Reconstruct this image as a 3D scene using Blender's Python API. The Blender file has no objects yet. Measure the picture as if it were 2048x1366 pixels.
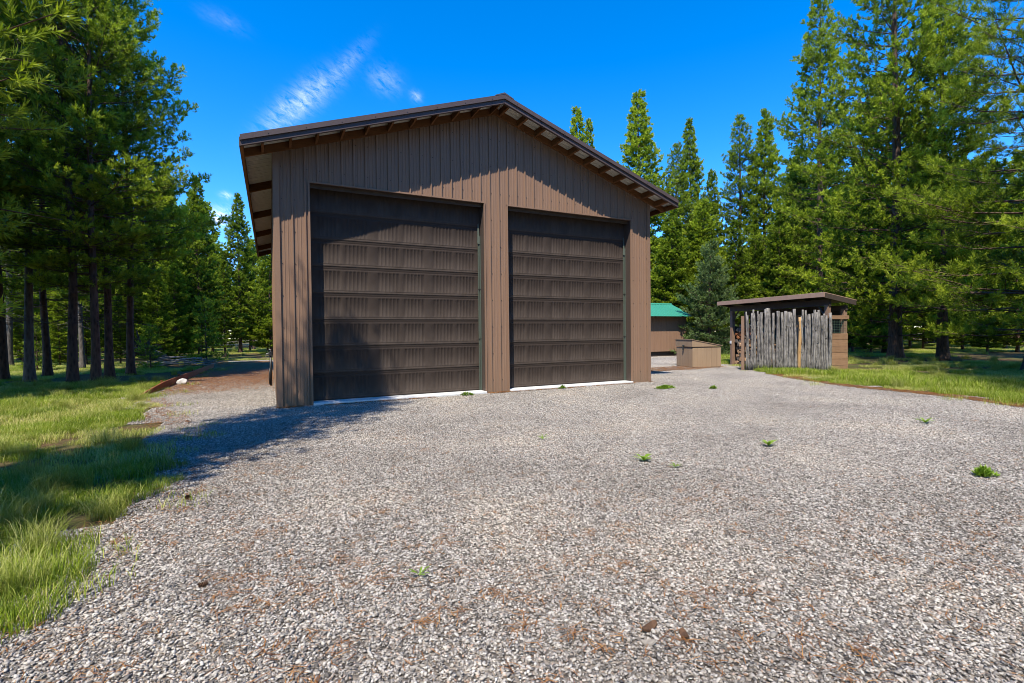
import bpy, bmesh, math, random
import numpy as np
from mathutils import Vector, Matrix
rnd = random.Random(7)
PI = math.pi
sc = bpy.context.scene
col = sc.collection

# ------------------------------------------------------------------ camera
CAM = np.array([-0.7223, -10.2001, 1.3651])
YAW, PITCH, ROLL, FPX = 0.4606, -0.0167, -0.0113, 972.95
cam = bpy.data.cameras.new('camera'); camo = bpy.data.objects.new('camera', cam); col.objects.link(camo)
_f = Vector((math.sin(YAW)*math.cos(PITCH), math.cos(YAW)*math.cos(PITCH), math.sin(PITCH)))
_r = Vector((math.cos(YAW), -math.sin(YAW), 0)); _u = _r.cross(_f)
_c, _s = math.cos(ROLL), math.sin(ROLL)
_r2 = _c*_r + _s*_u; _u2 = -_s*_r + _c*_u
camo.matrix_world = Matrix(((_r2.x, _u2.x, -_f.x, CAM[0]), (_r2.y, _u2.y, -_f.y, CAM[1]), (_r2.z, _u2.z, -_f.z, CAM[2]), (0, 0, 0, 1)))
cam.sensor_width = 36; cam.lens = 36*FPX/2048; cam.clip_start = 0.05; cam.clip_end = 2000
sc.camera = camo

# ------------------------------------------------------------------ sun and sky
SUN_EL = math.radians(57.6)
SUN_TRAVEL = (0.675, 0.738)             # horizontal direction in which the light travels
sun = bpy.data.lights.new('sun', 'SUN'); suno = bpy.data.objects.new('sun', sun); col.objects.link(suno)
sun.energy = 4.0; sun.angle = math.radians(0.55); sun.color = (1.0, 0.93, 0.79)
_d = Vector((SUN_TRAVEL[0]*math.cos(SUN_EL), SUN_TRAVEL[1]*math.cos(SUN_EL), -math.sin(SUN_EL)))
suno.rotation_euler = _d.to_track_quat('-Z', 'Y').to_euler()
suno.location = (-20, -20, 40)
w = bpy.data.worlds.new('World'); sc.world = w; w.use_nodes = True
nt = w.node_tree; nt.nodes.clear()
def N(nt, t, **k):
    n = nt.nodes.new(t)
    for a, b in k.items(): setattr(n, a, b)
    return n
def sock(nt, v, s):
    if hasattr(v, 'is_output') or isinstance(v, bpy.types.NodeSocket): nt.links.new(v, s)
    else: s.default_value = v
def M(nt, op, a, b=None, c=None, clamp=False):
    n = N(nt, 'ShaderNodeMath', operation=op, use_clamp=clamp)
    for i, v in enumerate((a, b, c)):
        if v is not None: sock(nt, v, n.inputs[i])
    return n.outputs[0]
def MIX(nt, fac, a, b, mode='MIX'):
    n = N(nt, 'ShaderNodeMix', data_type='RGBA', blend_type=mode)
    sock(nt, fac, n.inputs[0]); sock(nt, a, n.inputs[6]); sock(nt, b, n.inputs[7]); return n.outputs[2]
def C4(c): return (c[0], c[1], c[2], 1.0)
sky = N(nt, 'ShaderNodeTexSky', sky_type='NISHITA', sun_disc=False)
sky.sun_elevation = SUN_EL
sky.sun_rotation = math.atan2(-SUN_TRAVEL[0], -SUN_TRAVEL[1])
sky.altitude = 1300; sky.air_density = 1.0; sky.dust_density = 0.1; sky.ozone_density = 3.0
hs = N(nt, 'ShaderNodeHueSaturation'); hs.inputs['Saturation'].default_value = 1.42; hs.inputs['Value'].default_value = 1.46
hs.inputs['Hue'].default_value = 0.506
nt.links.new(sky.outputs[0], hs.inputs['Color'])
# thin cirrus: local tangent coordinates around one sky direction
tc = N(nt, 'ShaderNodeTexCoord')
def pxdir(x, y): return (_f + _r2*((x-1024)/FPX) - _u2*((y-683)/FPX)).normalized()
c0 = pxdir(690, 160); cr = Vector((c0.y, -c0.x, 0)).normalized(); cu = cr.cross(c0)
def DOT(v):
    n = N(nt, 'ShaderNodeVectorMath', operation='DOT_PRODUCT'); nt.links.new(tc.outputs['Generated'], n.inputs[0]); n.inputs[1].default_value = v; return n.outputs['Value']
den = M(nt, 'MAXIMUM', DOT(c0), 0.05)
X = M(nt, 'DIVIDE', DOT(cr), den); Y = M(nt, 'DIVIDE', DOT(cu), den)
def local(x, y):
    d = pxdir(x, y); k = d.dot(c0); return d.dot(cr)/k, d.dot(cu)/k
def ellipse(x, y, x2, y2, hw):
    ax, ay = local(x, y); bx, by = local(x2, y2); mx, my = (ax+bx)/2, (ay+by)/2
    L = math.hypot(bx-ax, by-ay)/2; ux, uy = (bx-ax)/(2*L), (by-ay)/(2*L)
    dx = M(nt, 'SUBTRACT', X, mx); dy = M(nt, 'SUBTRACT', Y, my)
    p = M(nt, 'ADD', M(nt, 'MULTIPLY', dx, ux/L), M(nt, 'MULTIPLY', dy, uy/L))
    q = M(nt, 'ADD', M(nt, 'MULTIPLY', dx, -uy*FPX/hw), M(nt, 'MULTIPLY', dy, ux*FPX/hw))
    r2 = M(nt, 'ADD', M(nt, 'MULTIPLY', p, p), M(nt, 'MULTIPLY', q, q))
    return M(nt, 'POWER', 2.718, M(nt, 'MULTIPLY', r2, -1.3))
comb = N(nt, 'ShaderNodeCombineXYZ')
nt.links.new(M(nt, 'ADD', M(nt, 'MULTIPLY', X, 36.0), M(nt, 'MULTIPLY', Y, -21.0)), comb.inputs[0])
nt.links.new(M(nt, 'ADD', M(nt, 'MULTIPLY', X, 52.0), M(nt, 'MULTIPLY', Y, 88.0)), comb.inputs[1])
ns = N(nt, 'ShaderNodeTexNoise'); ns.inputs['Scale'].default_value = 1.0; ns.inputs['Detail'].default_value = 7; ns.inputs['Roughness'].default_value = 0.72; ns.inputs['Distortion'].default_value = 0.6
nt.links.new(comb.outputs[0], ns.inputs['Vector'])
stre = M(nt, 'MULTIPLY', M(nt, 'SUBTRACT', ns.outputs[0], 0.36), 2.4, clamp=True)
E1 = M(nt, 'MULTIPLY', ellipse(530, 258, 670, 150, 20), 0.55)
E2 = M(nt, 'MULTIPLY', ellipse(660, 165, 735, 85, 11), 0.16)
E3 = M(nt, 'MULTIPLY', ellipse(740, 150, 800, 172, 20), 0.24)
E4 = M(nt, 'MULTIPLY', ellipse(400, 20, 490, 60, 12), 0.08)
E5 = M(nt, 'MULTIPLY', ellipse(400, 440, 470, 430, 16), 1.5)
E6 = M(nt, 'MULTIPLY', ellipse(440, 388, 465, 394, 6), 0.8)
E7 = M(nt, 'MULTIPLY', ellipse(822, 185, 842, 200, 9), 0.35)
tot = M(nt, 'ADD', M(nt, 'ADD', M(nt, 'ADD', E1, E2), M(nt, 'ADD', E3, E4)), M(nt, 'ADD', M(nt, 'ADD', E5, E6), E7))
cf = M(nt, 'MULTIPLY', tot, stre, clamp=True)
skyc = MIX(nt, cf, hs.outputs[0], (8.0, 8.4, 9.0, 1))
bg = N(nt, 'ShaderNodeBackground'); bg.inputs['Strength'].default_value = 0.14
nt.links.new(skyc, bg.inputs['Color'])
wo = N(nt, 'ShaderNodeOutputWorld'); nt.links.new(bg.outputs[0], wo.inputs[0])
vs = sc.view_settings
vs.view_transform = 'Standard'; vs.look = 'None'; vs.gamma = 1; vs.exposure = 0.73; vs.use_curve_mapping = False
sc.render.engine = 'CYCLES'
cy = sc.cycles
cy.max_bounces = 4; cy.diffuse_bounces = 1; cy.glossy_bounces = 2; cy.transmission_bounces = 3; cy.transparent_max_bounces = 4
cy.use_denoising = True; cy.filter_width = 0.95; w.cycles.sampling_method = 'MANUAL'; w.cycles.sample_map_resolution = 512; cy.caustics_reflective = False; cy.caustics_refractive = False; cy.sample_clamp_indirect = 4

# ------------------------------------------------------------------ helpers
def proj(P):
    d = np.asarray(P, float) - CAM; f = d@np.array(_f); return 1024+FPX*(d@np.array(_r2))/f, 683-FPX*(d@np.array(_u2))/f, f
def tag(o, label=None, cat=None, group=None, kind=None):
    for k, v in (('label', label), ('category', cat), ('group', group), ('kind', kind)):
        if v: o[k] = v
    return o
def empty(name, loc=(0, 0, 0), rz=0.0):
    o = bpy.data.objects.new(name, None); col.objects.link(o); o.location = loc; o.rotation_euler = (0, 0, rz); o.empty_display_size = 0.2; return o
def mobj(name, me, mat, parent=None, link=True):
    o = bpy.data.objects.new(name, me)
    if mat is not None and len(me.materials) == 0: me.materials.append(mat)
    if link: col.objects.link(o)
    if parent is not None: o.parent = parent
    return o
def tri_mesh(name, V, F, attrs=None, smooth=False):
    """numpy verts (n,3) and faces (m,k) -> mesh, fast"""
    V = np.asarray(V, np.float32); F = np.asarray(F, np.int32); m, k = F.shape
    me = bpy.data.meshes.new(name)
    me.vertices.add(len(V)); me.vertices.foreach_set('co', V.ravel())
    me.loops.add(m*k); me.loops.foreach_set('vertex_index', F.ravel())
    me.polygons.add(m); me.polygons.foreach_set('loop_start', np.arange(0, m*k, k, dtype=np.int32)); me.polygons.foreach_set('loop_total', np.full(m, k, np.int32))
    if smooth: me.polygons.foreach_set('use_smooth', np.ones(m, bool))
    me.update(calc_edges=True)
    for n, a in (attrs or {}).items():
        at = me.attributes.new(n, 'FLOAT', 'POINT'); at.data.foreach_set('value', np.asarray(a, np.float32))
    return me
class MB:
    """collects boxes, prisms, tubes into ONE mesh"""
    def __init__(s): s.v = []; s.f = []
    def poly(s, vs_, fs):
        b = len(s.v); s.v += [tuple(v) for v in vs_]; s.f += [tuple(b+i for i in f) for f in fs]; return s
    def box(s, x0, x1, y0, y1, z0, z1, mat=None):
        vs_ = [(x, y, z) for z in (z0, z1) for y in (y0, y1) for x in (x0, x1)]
        if mat is not None: vs_ = [tuple(mat @ Vector(v)) for v in vs_]
        return s.poly(vs_, [(0, 2, 3, 1), (4, 5, 7, 6), (0, 1, 5, 4), (2, 6, 7, 3), (0, 4, 6, 2), (1, 3, 7, 5)])
    def hexa(s, bot, top):      # two quads, same winding (ccw from above)
        return s.poly(list(bot)+list(top), [(3, 2, 1, 0), (4, 5, 6, 7), (0, 1, 5, 4), (1, 2, 6, 5), (2, 3, 7, 6), (3, 0, 4, 7)])
    def tube(s, pts, rads, n=6, cap=True):
        pts = [Vector(p) for p in pts]; b = len(s.v)
        for i, p in enumerate(pts):
            t = (pts[min(i+1, len(pts)-1)] - pts[max(i-1, 0)]).normalized()
            a = Vector((0, 0, 1)) if abs(t.z) < 0.9 else Vector((1, 0, 0))
            e1 = t.cross(a).normalized(); e2 = t.cross(e1)
            for k in range(n):
                q = 2*PI*k/n; s.v.append(tuple(p + (e1*math.cos(q)+e2*math.sin(q))*rads[i]))
        for i in range(len(pts)-1):
            for k in range(n):
                a, c = b+i*n+k, b+i*n+(k+1) % n; s.f.append((a, a+n, c+n, c))
        if cap:
            s.f.append(tuple(b+k for k in range(n))); e = b+(len(pts)-1)*n; s.f.append(tuple(e+n-1-k for k in range(n)))
        return s
    def mesh(s, name, smooth=False):
        me = bpy.data.meshes.new(name); me.from_pydata(s.v, [], s.f)
        if smooth: me.polygons.foreach_set('use_smooth', np.ones(len(me.polygons), bool))
        me.update(); return me
    def build(s, name, mat, parent=None, smooth=False, bevel=0.0):
        o = mobj(name, s.mesh(name, smooth), mat, parent)
        if bevel:
            m = o.modifiers.new('bevel', 'BEVEL'); m.width = bevel; m.segments = 2; m.limit_method = 'ANGLE'
        return o
def box_obj(name, mat, parent, *a, bevel=0.0): return MB().box(*a).build(name, mat, parent, bevel=bevel)

# ------------------------------------------------------------------ materials
def new_mat(name):
    m = bpy.data.materials.new(name); m.use_nodes = True; nt = m.node_tree; nt.nodes.clear()
    out = N(nt, 'ShaderNodeOutputMaterial'); return m, nt, out
def principled(nt, out, color, rough=0.6, metal=0.0, spec=0.5, normal=None):
    b = N(nt, 'ShaderNodeBsdfPrincipled')
    sock(nt, color, b.inputs['Base Color']); sock(nt, rough, b.inputs['Roughness']); sock(nt, metal, b.inputs['Metallic']); sock(nt, spec, b.inputs['Specular IOR Level'])
    if normal is not None: nt.links.new(normal, b.inputs['Normal'])
    nt.links.new(b.outputs[0], out.inputs[0]); return b
def coords(nt, scale=(1, 1, 1), kind='Object'):
    t = N(nt, 'ShaderNodeTexCoord'); mp = N(nt, 'ShaderNodeMapping'); mp.inputs['Scale'].default_value = scale
    nt.links.new(t.outputs[kind], mp.inputs[0]); return mp.outputs[0]
def noise(nt, vec, scale, detail=4, rough=0.55, dist=0.0):
    n = N(nt, 'ShaderNodeTexNoise'); n.inputs['Scale'].default_value = scale; n.inputs['Detail'].default_value = detail; n.inputs['Roughness'].default_value = rough; n.inputs['Distortion'].default_value = dist
    if vec is not None: nt.links.new(vec, n.inputs['Vector'])
    return n.outputs[0]
def ramp(nt, fac, stops):
    r = N(nt, 'ShaderNodeValToRGB'); e = r.color_ramp.elements
    while len(e) < len(stops): e.new(0.5)
    for i, (p, c) in enumerate(stops): e[i].position = p; e[i].color = C4(c)
    nt.links.new(fac, r.inputs[0]); return r.outputs[0]
def bump(nt, h, strength=0.3, dist=0.01):
    b = N(nt, 'ShaderNodeBump'); b.inputs['Strength'].default_value = strength; b.inputs['Distance'].default_value = dist; nt.links.new(h, b.inputs['Height']); return b.outputs[0]
def objrand(nt):
    o = N(nt, 'ShaderNodeObjectInfo'); return o.outputs['Random']
def attr(nt, name):
    a = N(nt, 'ShaderNodeAttribute', attribute_name=name); return a.outputs['Fac']
def island(nt):
    g = N(nt, 'ShaderNodeNewGeometry'); return g.outputs['Random Per Island']
MT = {}
def paint(name, c, rough=0.45, var=0.16, spec=0.45, streak=(6, 6, 0.6), dirt=None):
    m, nt, out = new_mat(name); v = coords(nt, streak)
    n1 = noise(nt, v, 1.3, 5); n2 = noise(nt, coords(nt), 40, 3)
    f = M(nt, 'ADD', M(nt, 'MULTIPLY', n1, 0.75), M(nt, 'MULTIPLY', n2, 0.25))
    colr = ramp(nt, f, [(0.25, [x*(1-var) for x in c]), (0.75, [min(1, x*(1+var)) for x in c])])
    colr = MIX(nt, 0.12, colr, ramp(nt, objrand(nt), [(0, [x*0.8 for x in c]), (1, [min(1, x*1.2) for x in c])]))
    if dirt:
        sx = N(nt, 'ShaderNodeSeparateXYZ'); t = N(nt, 'ShaderNodeTexCoord'); nt.links.new(t.outputs['Object'], sx.inputs[0])
        k = M(nt, 'SUBTRACT', M(nt, 'MULTIPLY', noise(nt, coords(nt, (3, 3, 1)), 2.0, 5), 1.2), M(nt, 'MULTIPLY', sx.outputs[2], 1.6), clamp=True)
        colr = MIX(nt, M(nt, 'MULTIPLY', k, 0.75), colr, C4(dirt))
    rr = M(nt, 'ADD', M(nt, 'MULTIPLY', n2, 0.2), rough-0.1)
    principled(nt, out, colr, rr, 0, spec); MT[name] = m; return m
def wood(name, c, c2, scale=(2, 2, 22), rough=0.75, axis_scale=None, rough_b=0.35, orand=0.35, stops=(.3, .5, .72, 1.25)):
    m, nt, out = new_mat(name); v = coords(nt, scale)
    n1 = noise(nt, v, 1.6, 6, 0.6, 0.6); n2 = noise(nt, coords(nt), 7, 4)
    f = M(nt, 'ADD', M(nt, 'MULTIPLY', n1, 0.7), M(nt, 'MULTIPLY', n2, 0.3))
    cc = ramp(nt, f, [(stops[0], c2), (stops[1], c), (stops[2], [min(1, x*stops[3]) for x in c])])
    cc = MIX(nt, orand, cc, ramp(nt, objrand(nt), [(0, [x*0.55 for x in c]), (1, [min(1, x*1.3) for x in c])]))
    principled(nt, out, cc, rough, 0, 0.25, bump(nt, n1, rough_b, 0.006)); MT[name] = m; return m
paint('siding', (0.285, 0.175, 0.116), 0.45, 0.05, 0.25, (.9, .9, .9), dirt=(0.22, 0.16, 0.11))
paint('siding_trim', (0.285, 0.175, 0.116), 0.45, 0.05, 0.25, (.9, .9, .9))
paint('door_paint', (0.058, 0.043, 0.035), 0.6, 0.05, 0.1, (1.2, 1.2, 1.2), dirt=(0.13, 0.10, 0.08))
paint('jamb_paint', (0.085, 0.062, 0.052), 0.45, 0.12)
paint('roof_trim', (0.105, 0.078, 0.076), 0.45, 0.10, 0.3)
paint('roof_metal', (0.10, 0.08, 0.08), 0.4, 0.1)
paint('soffit_metal', (0.74, 0.71, 0.62), 0.45, 0.12)
paint('seal_green', (0.095, 0.115, 0.09), 0.55, 0.25)
paint('dark_metal', (0.03, 0.03, 0.032), 0.4, 0.2)
paint('steel', (0.45, 0.45, 0.45), 0.3, 0.1)
paint('white_paint', (0.72, 0.72, 0.70), 0.5, 0.08)
paint('green_roof', (0.045, 0.27, 0.175), 0.6, 0.15, 0.25)
paint('shed_wall', (0.33, 0.195, 0.125), 0.7, 0.14, 0.25)
paint('bin_wall', (0.36, 0.25, 0.16), 0.7, 0.16, 0.25)
paint('fascia_brown', (0.40, 0.26, 0.19), 0.6, 0.14, 0.3)
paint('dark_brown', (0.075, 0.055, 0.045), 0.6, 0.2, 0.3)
paint('mesh_wire', (0.10, 0.16, 0.11), 0.5, 0.1)
wood('rafter_wood', (0.22, 0.095, 0.038), (0.10, 0.042, 0.018), (3, 14, 14))
wood('post_wood', (0.27, 0.17, 0.115), (0.17, 0.10, 0.065), (14, 14, 1.5))
wood('grey_pole', (0.235, 0.215, 0.195), (0.030, 0.028, 0.026), (34, 34, 2.6), 0.85, rough_b=1.0, orand=0.25, stops=(.40, .52, .64, 1.75))
wood('fresh_pole', (0.56, 0.34, 0.15), (0.34, 0.17, 0.06), (20, 20, 1.6), 0.7)
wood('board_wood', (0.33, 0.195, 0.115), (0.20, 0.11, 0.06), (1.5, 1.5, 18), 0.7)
wood('rusty_edging', (0.21, 0.070, 0.028), (0.085, 0.030, 0.016), (5, 5, 9), 0.85)
wood('log_end', (0.46, 0.28, 0.16), (0.12, 0.075, 0.045), (18, 18, 18), 0.9, orand=0.6)
wood('dead_wood', (0.34, 0.30, 0.26), (0.13, 0.11, 0.09), (12, 12, 12), 0.9, rough_b=0.8)
wood('cone_brown', (0.13, 0.07, 0.04), (0.05, 0.028, 0.018), (30, 30, 30), 0.9)
def bark(name, c, c2):
    m, nt, out = new_mat(name); v = coords(nt, (9, 9, 2.4))
    vo = N(nt, 'ShaderNodeTexVoronoi'); vo.inputs['Scale'].default_value = 1.7; nt.links.new(v, vo.inputs['Vector'])
    n1 = noise(nt, v, 3.0, 6, 0.65, 0.4)
    h = M(nt, 'ADD', M(nt, 'MULTIPLY', vo.outputs['Distance'], 0.6), M(nt, 'MULTIPLY', n1, 0.7))
    cc = ramp(nt, h, [(0.28, c2), (0.62, c), (0.9, [x*1.35 for x in c])])
    principled(nt, out, cc, 0.92, 0, 0.15, bump(nt, h, 0.9, 0.03)); MT[name] = m
bark('bark', (0.115, 0.074, 0.055), (0.032, 0.023, 0.019))
bark('bark_grey', (0.145, 0.125, 0.108), (0.05, 0.043, 0.038))
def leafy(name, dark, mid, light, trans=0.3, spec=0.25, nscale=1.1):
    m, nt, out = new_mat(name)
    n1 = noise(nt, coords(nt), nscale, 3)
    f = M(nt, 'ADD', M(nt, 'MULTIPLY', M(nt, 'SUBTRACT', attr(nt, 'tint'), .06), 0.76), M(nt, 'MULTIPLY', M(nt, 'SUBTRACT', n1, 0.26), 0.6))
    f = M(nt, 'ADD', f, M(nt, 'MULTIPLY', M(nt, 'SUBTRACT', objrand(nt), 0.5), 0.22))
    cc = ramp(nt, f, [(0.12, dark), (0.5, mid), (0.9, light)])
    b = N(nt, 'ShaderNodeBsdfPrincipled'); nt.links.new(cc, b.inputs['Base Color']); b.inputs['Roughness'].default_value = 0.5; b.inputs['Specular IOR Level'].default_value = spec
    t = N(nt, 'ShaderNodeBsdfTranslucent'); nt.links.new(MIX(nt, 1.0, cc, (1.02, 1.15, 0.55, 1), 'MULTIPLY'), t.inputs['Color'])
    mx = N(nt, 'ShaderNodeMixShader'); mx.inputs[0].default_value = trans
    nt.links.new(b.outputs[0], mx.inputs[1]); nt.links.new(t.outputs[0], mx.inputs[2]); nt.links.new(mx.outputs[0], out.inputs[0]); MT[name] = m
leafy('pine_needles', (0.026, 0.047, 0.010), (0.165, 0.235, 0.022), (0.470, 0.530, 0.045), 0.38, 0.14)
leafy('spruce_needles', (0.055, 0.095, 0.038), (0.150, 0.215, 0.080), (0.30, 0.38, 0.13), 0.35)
leafy('grass_blades', (0.110, 0.180, 0.012), (0.330, 0.420, 0.022), (0.74, 0.66, 0.26), 0.35, 0.3, 0.7)
leafy('bunch_blades', (0.170, 0.215, 0.030), (0.400, 0.430, 0.080), (0.72, 0.66, 0.30), 0.35, 0.3, 0.9)
leafy('weed_leaf', (0.120, 0.210, 0.020), (0.220, 0.350, 0.035), (0.34, 0.46, 0.06), 0.3, 0.3, 6)
leafy('dry_needles', (0.16, 0.060, 0.020), (0.36, 0.150, 0.045), (0.55, 0.30, 0.11), 0.15, 0.2, 3)

def gravel_mat(name, plane):
    m, nt, out = new_mat(name)
    if plane:
        v = coords(nt); vo = N(nt, 'ShaderNodeTexVoronoi'); vo.inputs['Scale'].default_value = 60; nt.links.new(v, vo.inputs['Vector'])
        sx = N(nt, 'ShaderNodeSeparateColor'); nt.links.new(vo.outputs['Color'], sx.inputs[0]); rv = sx.outputs[0]
        nrm = bump(nt, M(nt, 'SUBTRACT', 1.0, vo.outputs['Distance']), 0.9, 0.012)
    else:
        rv = attr(nt, 'tint'); nrm = bump(nt, noise(nt, coords(nt), 160, 3), 0.35, 0.003)
    cc = ramp(nt, rv, [(0.0, (0.115, 0.106, 0.100)), (0.22, (0.19, 0.172, 0.156)), (0.48, (0.345, 0.314, 0.282)), (0.70, (0.47, 0.43, 0.385)), (0.92, (0.63, 0.59, 0.54)), (1.0, (0.36, 0.22, 0.14))])
    n2 = noise(nt, coords(nt, kind='Object'), 55 if not plane else 8, 4)
    cc = MIX(nt, 1.0, cc, ramp(nt, n2, [(0.3, (0.78, 0.77, 0.76)), (0.7, (1.15, 1.14, 1.12))]), 'MULTIPLY')
    gp_ = N(nt, 'ShaderNodeNewGeometry'); big = noise(nt, gp_.outputs['Position'], 0.55, 5, 0.6)
    cc = MIX(nt, 1.0, cc, ramp(nt, big, [(0.32, (0.80, 0.79, 0.78)), (0.5, (1.0, 1.0, 1.0)), (0.68, (1.16, 1.13, 1.08))]), 'MULTIPLY')
    if plane: cc = MIX(nt, 1.0, cc, (0.62, 0.58, 0.54, 1), 'MULTIPLY')
    principled(nt, out, cc, 0.85, 0, 0.25, nrm); MT[name] = m
gravel_mat('gravel_bed', True); gravel_mat('gravel_stone', False)
def ground_mat():
    m, nt, out = new_mat('forest_floor'); v = coords(nt)
    n1 = noise(nt, v, 0.45, 6, 0.6); n2 = noise(nt, v, 14, 6, 0.7); n3 = noise(nt, v, 1.7, 5)
    a = ramp(nt, n2, [(0.3, (0.055, 0.036, 0.022)), (0.55, (0.14, 0.085, 0.045)), (0.75, (0.24, 0.14, 0.07))])
    g = ramp(nt, n2, [(0.3, (0.05, 0.060, 0.020)), (0.6, (0.13, 0.14, 0.045)), (0.8, (0.26, 0.23, 0.10))])
    cc = MIX(nt, M(nt, 'MULTIPLY', M(nt, 'SUBTRACT', M(nt, 'ADD', M(nt, 'MULTIPLY', n1, 0.6), M(nt, 'MULTIPLY', n3, 0.4)), 0.42), 6.0, clamp=True), a, g)
    principled(nt, out, cc, 0.95, 0, 0.1, bump(nt, n2, 0.8, 0.04)); MT['forest_floor'] = m
ground_mat()
def concrete():
    m, nt, out = new_mat('concrete'); n = noise(nt, coords(nt), 9, 6, 0.65)
    principled(nt, out, ramp(nt, n, [(0.3, (0.58, 0.57, 0.55)), (0.7, (0.76, 0.75, 0.73))]), 0.85, 0, 0.2, bump(nt, n, 0.25, 0.004)); MT['concrete'] = m
concrete()

# ------------------------------------------------------------------ ground and gravel drive
g_me = tri_mesh('ground', [(-250, -120, 0), (300, -120, 0), (300, 350, 0), (-250, 350, 0)], [(0, 1, 2, 3)])
ground = tag(mobj('ground', g_me, MT['forest_floor']), kind='structure')
DRIVE = [(-2.3, -16), (-2.4, -9), (-2.05, -7.35), (-1.72, -6.6), (-1.60, -5.3), (-1.72, -3.5), (-2.05, -1.2), (-2.65, 1.2), (-3.28, 3.4), (-3.12, 7.3), (-3.02, 11.2), (-2.85, 17), (-2.6, 20.3), (-0.3, 20.6), (4, 19), (10, 18), (15, 13.5), (19.6, 10.6), (19.8, 8.4), (17.2, 6.2), (15.2, 4.4), (15.45, 2.6), (14.6, 1.5), (13.9, 1.0), (13.45, -0.2), (12.5, -1.7), (11.55, -3.4), (11.65, -5.0), (11.0, -6.6), (9.6, -9), (9.2, -16)]
def smooth_loop(P, it=2):
    for _ in range(it):
        Q = []
        for i in range(len(P)):
            a, b = P[i], P[(i+1) % len(P)]
            Q += [(a[0]*.75+b[0]*.25, a[1]*.75+b[1]*.25), (a[0]*.25+b[0]*.75, a[1]*.25+b[1]*.75)]
        P = Q
    return P
DR = smooth_loop(DRIVE); DRa = np.array(DR)
bm = bmesh.new(); bm.faces.new([bm.verts.new((x, y, 0.004)) for x, y in DR]); bmesh.ops.triangulate(bm, faces=bm.faces[:]); me = bpy.data.meshes.new('gravel_drive'); bm.to_mesh(me); bm.free()
drive = tag(mobj('gravel_drive', me, MT['gravel_bed']), kind='structure')
def inside(P):
    x, y = P[:, 0], P[:, 1]; r = np.zeros(len(P), bool); n = len(DRa)
    for i in range(n):
        x1, y1 = DRa[i]; x2, y2 = DRa[(i+1) % n]
        c = ((y1 > y) != (y2 > y))
        with np.errstate(divide='ignore', invalid='ignore'):
            r ^= c & (x < (x2-x1)*(y-y1)/(y2-y1)+x1)
    return r
def edge_dist(P):
    d = np.full(len(P), 1e9)
    for i in range(len(DRa)):
        a = DRa[i]; b = DRa[(i+1) % len(DRa)]; ab = b-a
        t = np.clip(((P-a)@ab)/max(ab@ab, 1e-9), 0, 1); d = np.minimum(d, np.hypot(*(P-a-t[:, None]*ab).T))
    return d
def in_view(P, margin=260, dmax=60):
    d = np.c_[P, np.zeros(len(P))]-CAM; f = d@np.array(_f); x = 1024+FPX*(d@np.array(_r2))/np.maximum(f, .05)
    return (f > 0.9) & (f < dmax) & (x > -margin) & (x < 2048+margin)
rs = np.random.RandomState(11)
# one value-noise lookup used for where grass and litter gather
_NG = rs.rand(64, 64)
def vnoise(P, s):
    q = P*s; i = np.floor(q).astype(int); f = q-i; f = f*f*(3-2*f)
    g = lambda a, b: _NG[(i[:, 0]+a) % 64, (i[:, 1]+b) % 64]
    return (g(0, 0)*(1-f[:, 0])+g(1, 0)*f[:, 0])*(1-f[:, 1])+(g(0, 1)*(1-f[:, 0])+g(1, 1)*f[:, 0])*f[:, 1]
def scatter(name, sources, P, Z, vi, rot, scl, kind='stuff', label=None, cat=None):
    """ONE object: geometry nodes put source meshes on points"""
    cl = bpy.data.collections.new(name+'_sources')
    for s in sources: cl.objects.link(s)
    me = bpy.data.meshes.new(name); me.vertices.add(len(P)); me.vertices.foreach_set('co', np.c_[P, Z].astype(np.float32).ravel())
    a = me.attributes.new('vi', 'INT', 'POINT'); a.data.foreach_set('value', np.asarray(vi, np.int32))
    for n, v in (('rot', rot), ('scl', scl)):
        a = me.attributes.new(n, 'FLOAT', 'POINT'); a.data.foreach_set('value', np.asarray(v, np.float32))
    o = bpy.data.objects.new(name, me); col.objects.link(o)
    ng = bpy.data.node_groups.new(name+'_scatter', 'GeometryNodeTree')
    ng.interface.new_socket('Geometry', in_out='INPUT', socket_type='NodeSocketGeometry'); ng.interface.new_socket('Geometry', in_out='OUTPUT', socket_type='NodeSocketGeometry')
    gi = ng.nodes.new('NodeGroupInput'); go = ng.nodes.new('NodeGroupOutput'); ip = ng.nodes.new('GeometryNodeInstanceOnPoints'); ci = ng.nodes.new('GeometryNodeCollectionInfo')
    ci.inputs['Collection'].default_value = cl; ci.inputs['Separate Children'].default_value = True; ci.inputs['Reset Children'].default_value = True
    def named(n, t):
        x = ng.nodes.new('GeometryNodeInputNamedAttribute'); x.data_type = t; x.inputs['Name'].default_value = n
        return next(s for s in x.outputs if s.enabled and s.name == 'Attribute')
    cx = ng.nodes.new('ShaderNodeCombineXYZ'); ng.links.new(named('rot', 'FLOAT'), cx.inputs[2])
    ng.links.new(gi.outputs[0], ip.inputs['Points']); ng.links.new(ci.outputs[0], ip.inputs['Instance']); ip.inputs['Pick Instance'].default_value = True
    ng.links.new(named('vi', 'INT'), ip.inputs['Instance Index']); ng.links.new(cx.outputs[0], ip.inputs['Rotation'])
    c2 = ng.nodes.new('ShaderNodeCombineXYZ'); sN = named('scl', 'FLOAT')
    for k in range(3): ng.links.new(sN, c2.inputs[k])
    ng.links.new(c2.outputs[0], ip.inputs['Scale']); ng.links.new(ip.outputs[0], go.inputs[0])
    md = o.modifiers.new('scatter', 'NODES'); md.node_group = ng
    return tag(o, label, cat, None, kind)
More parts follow.
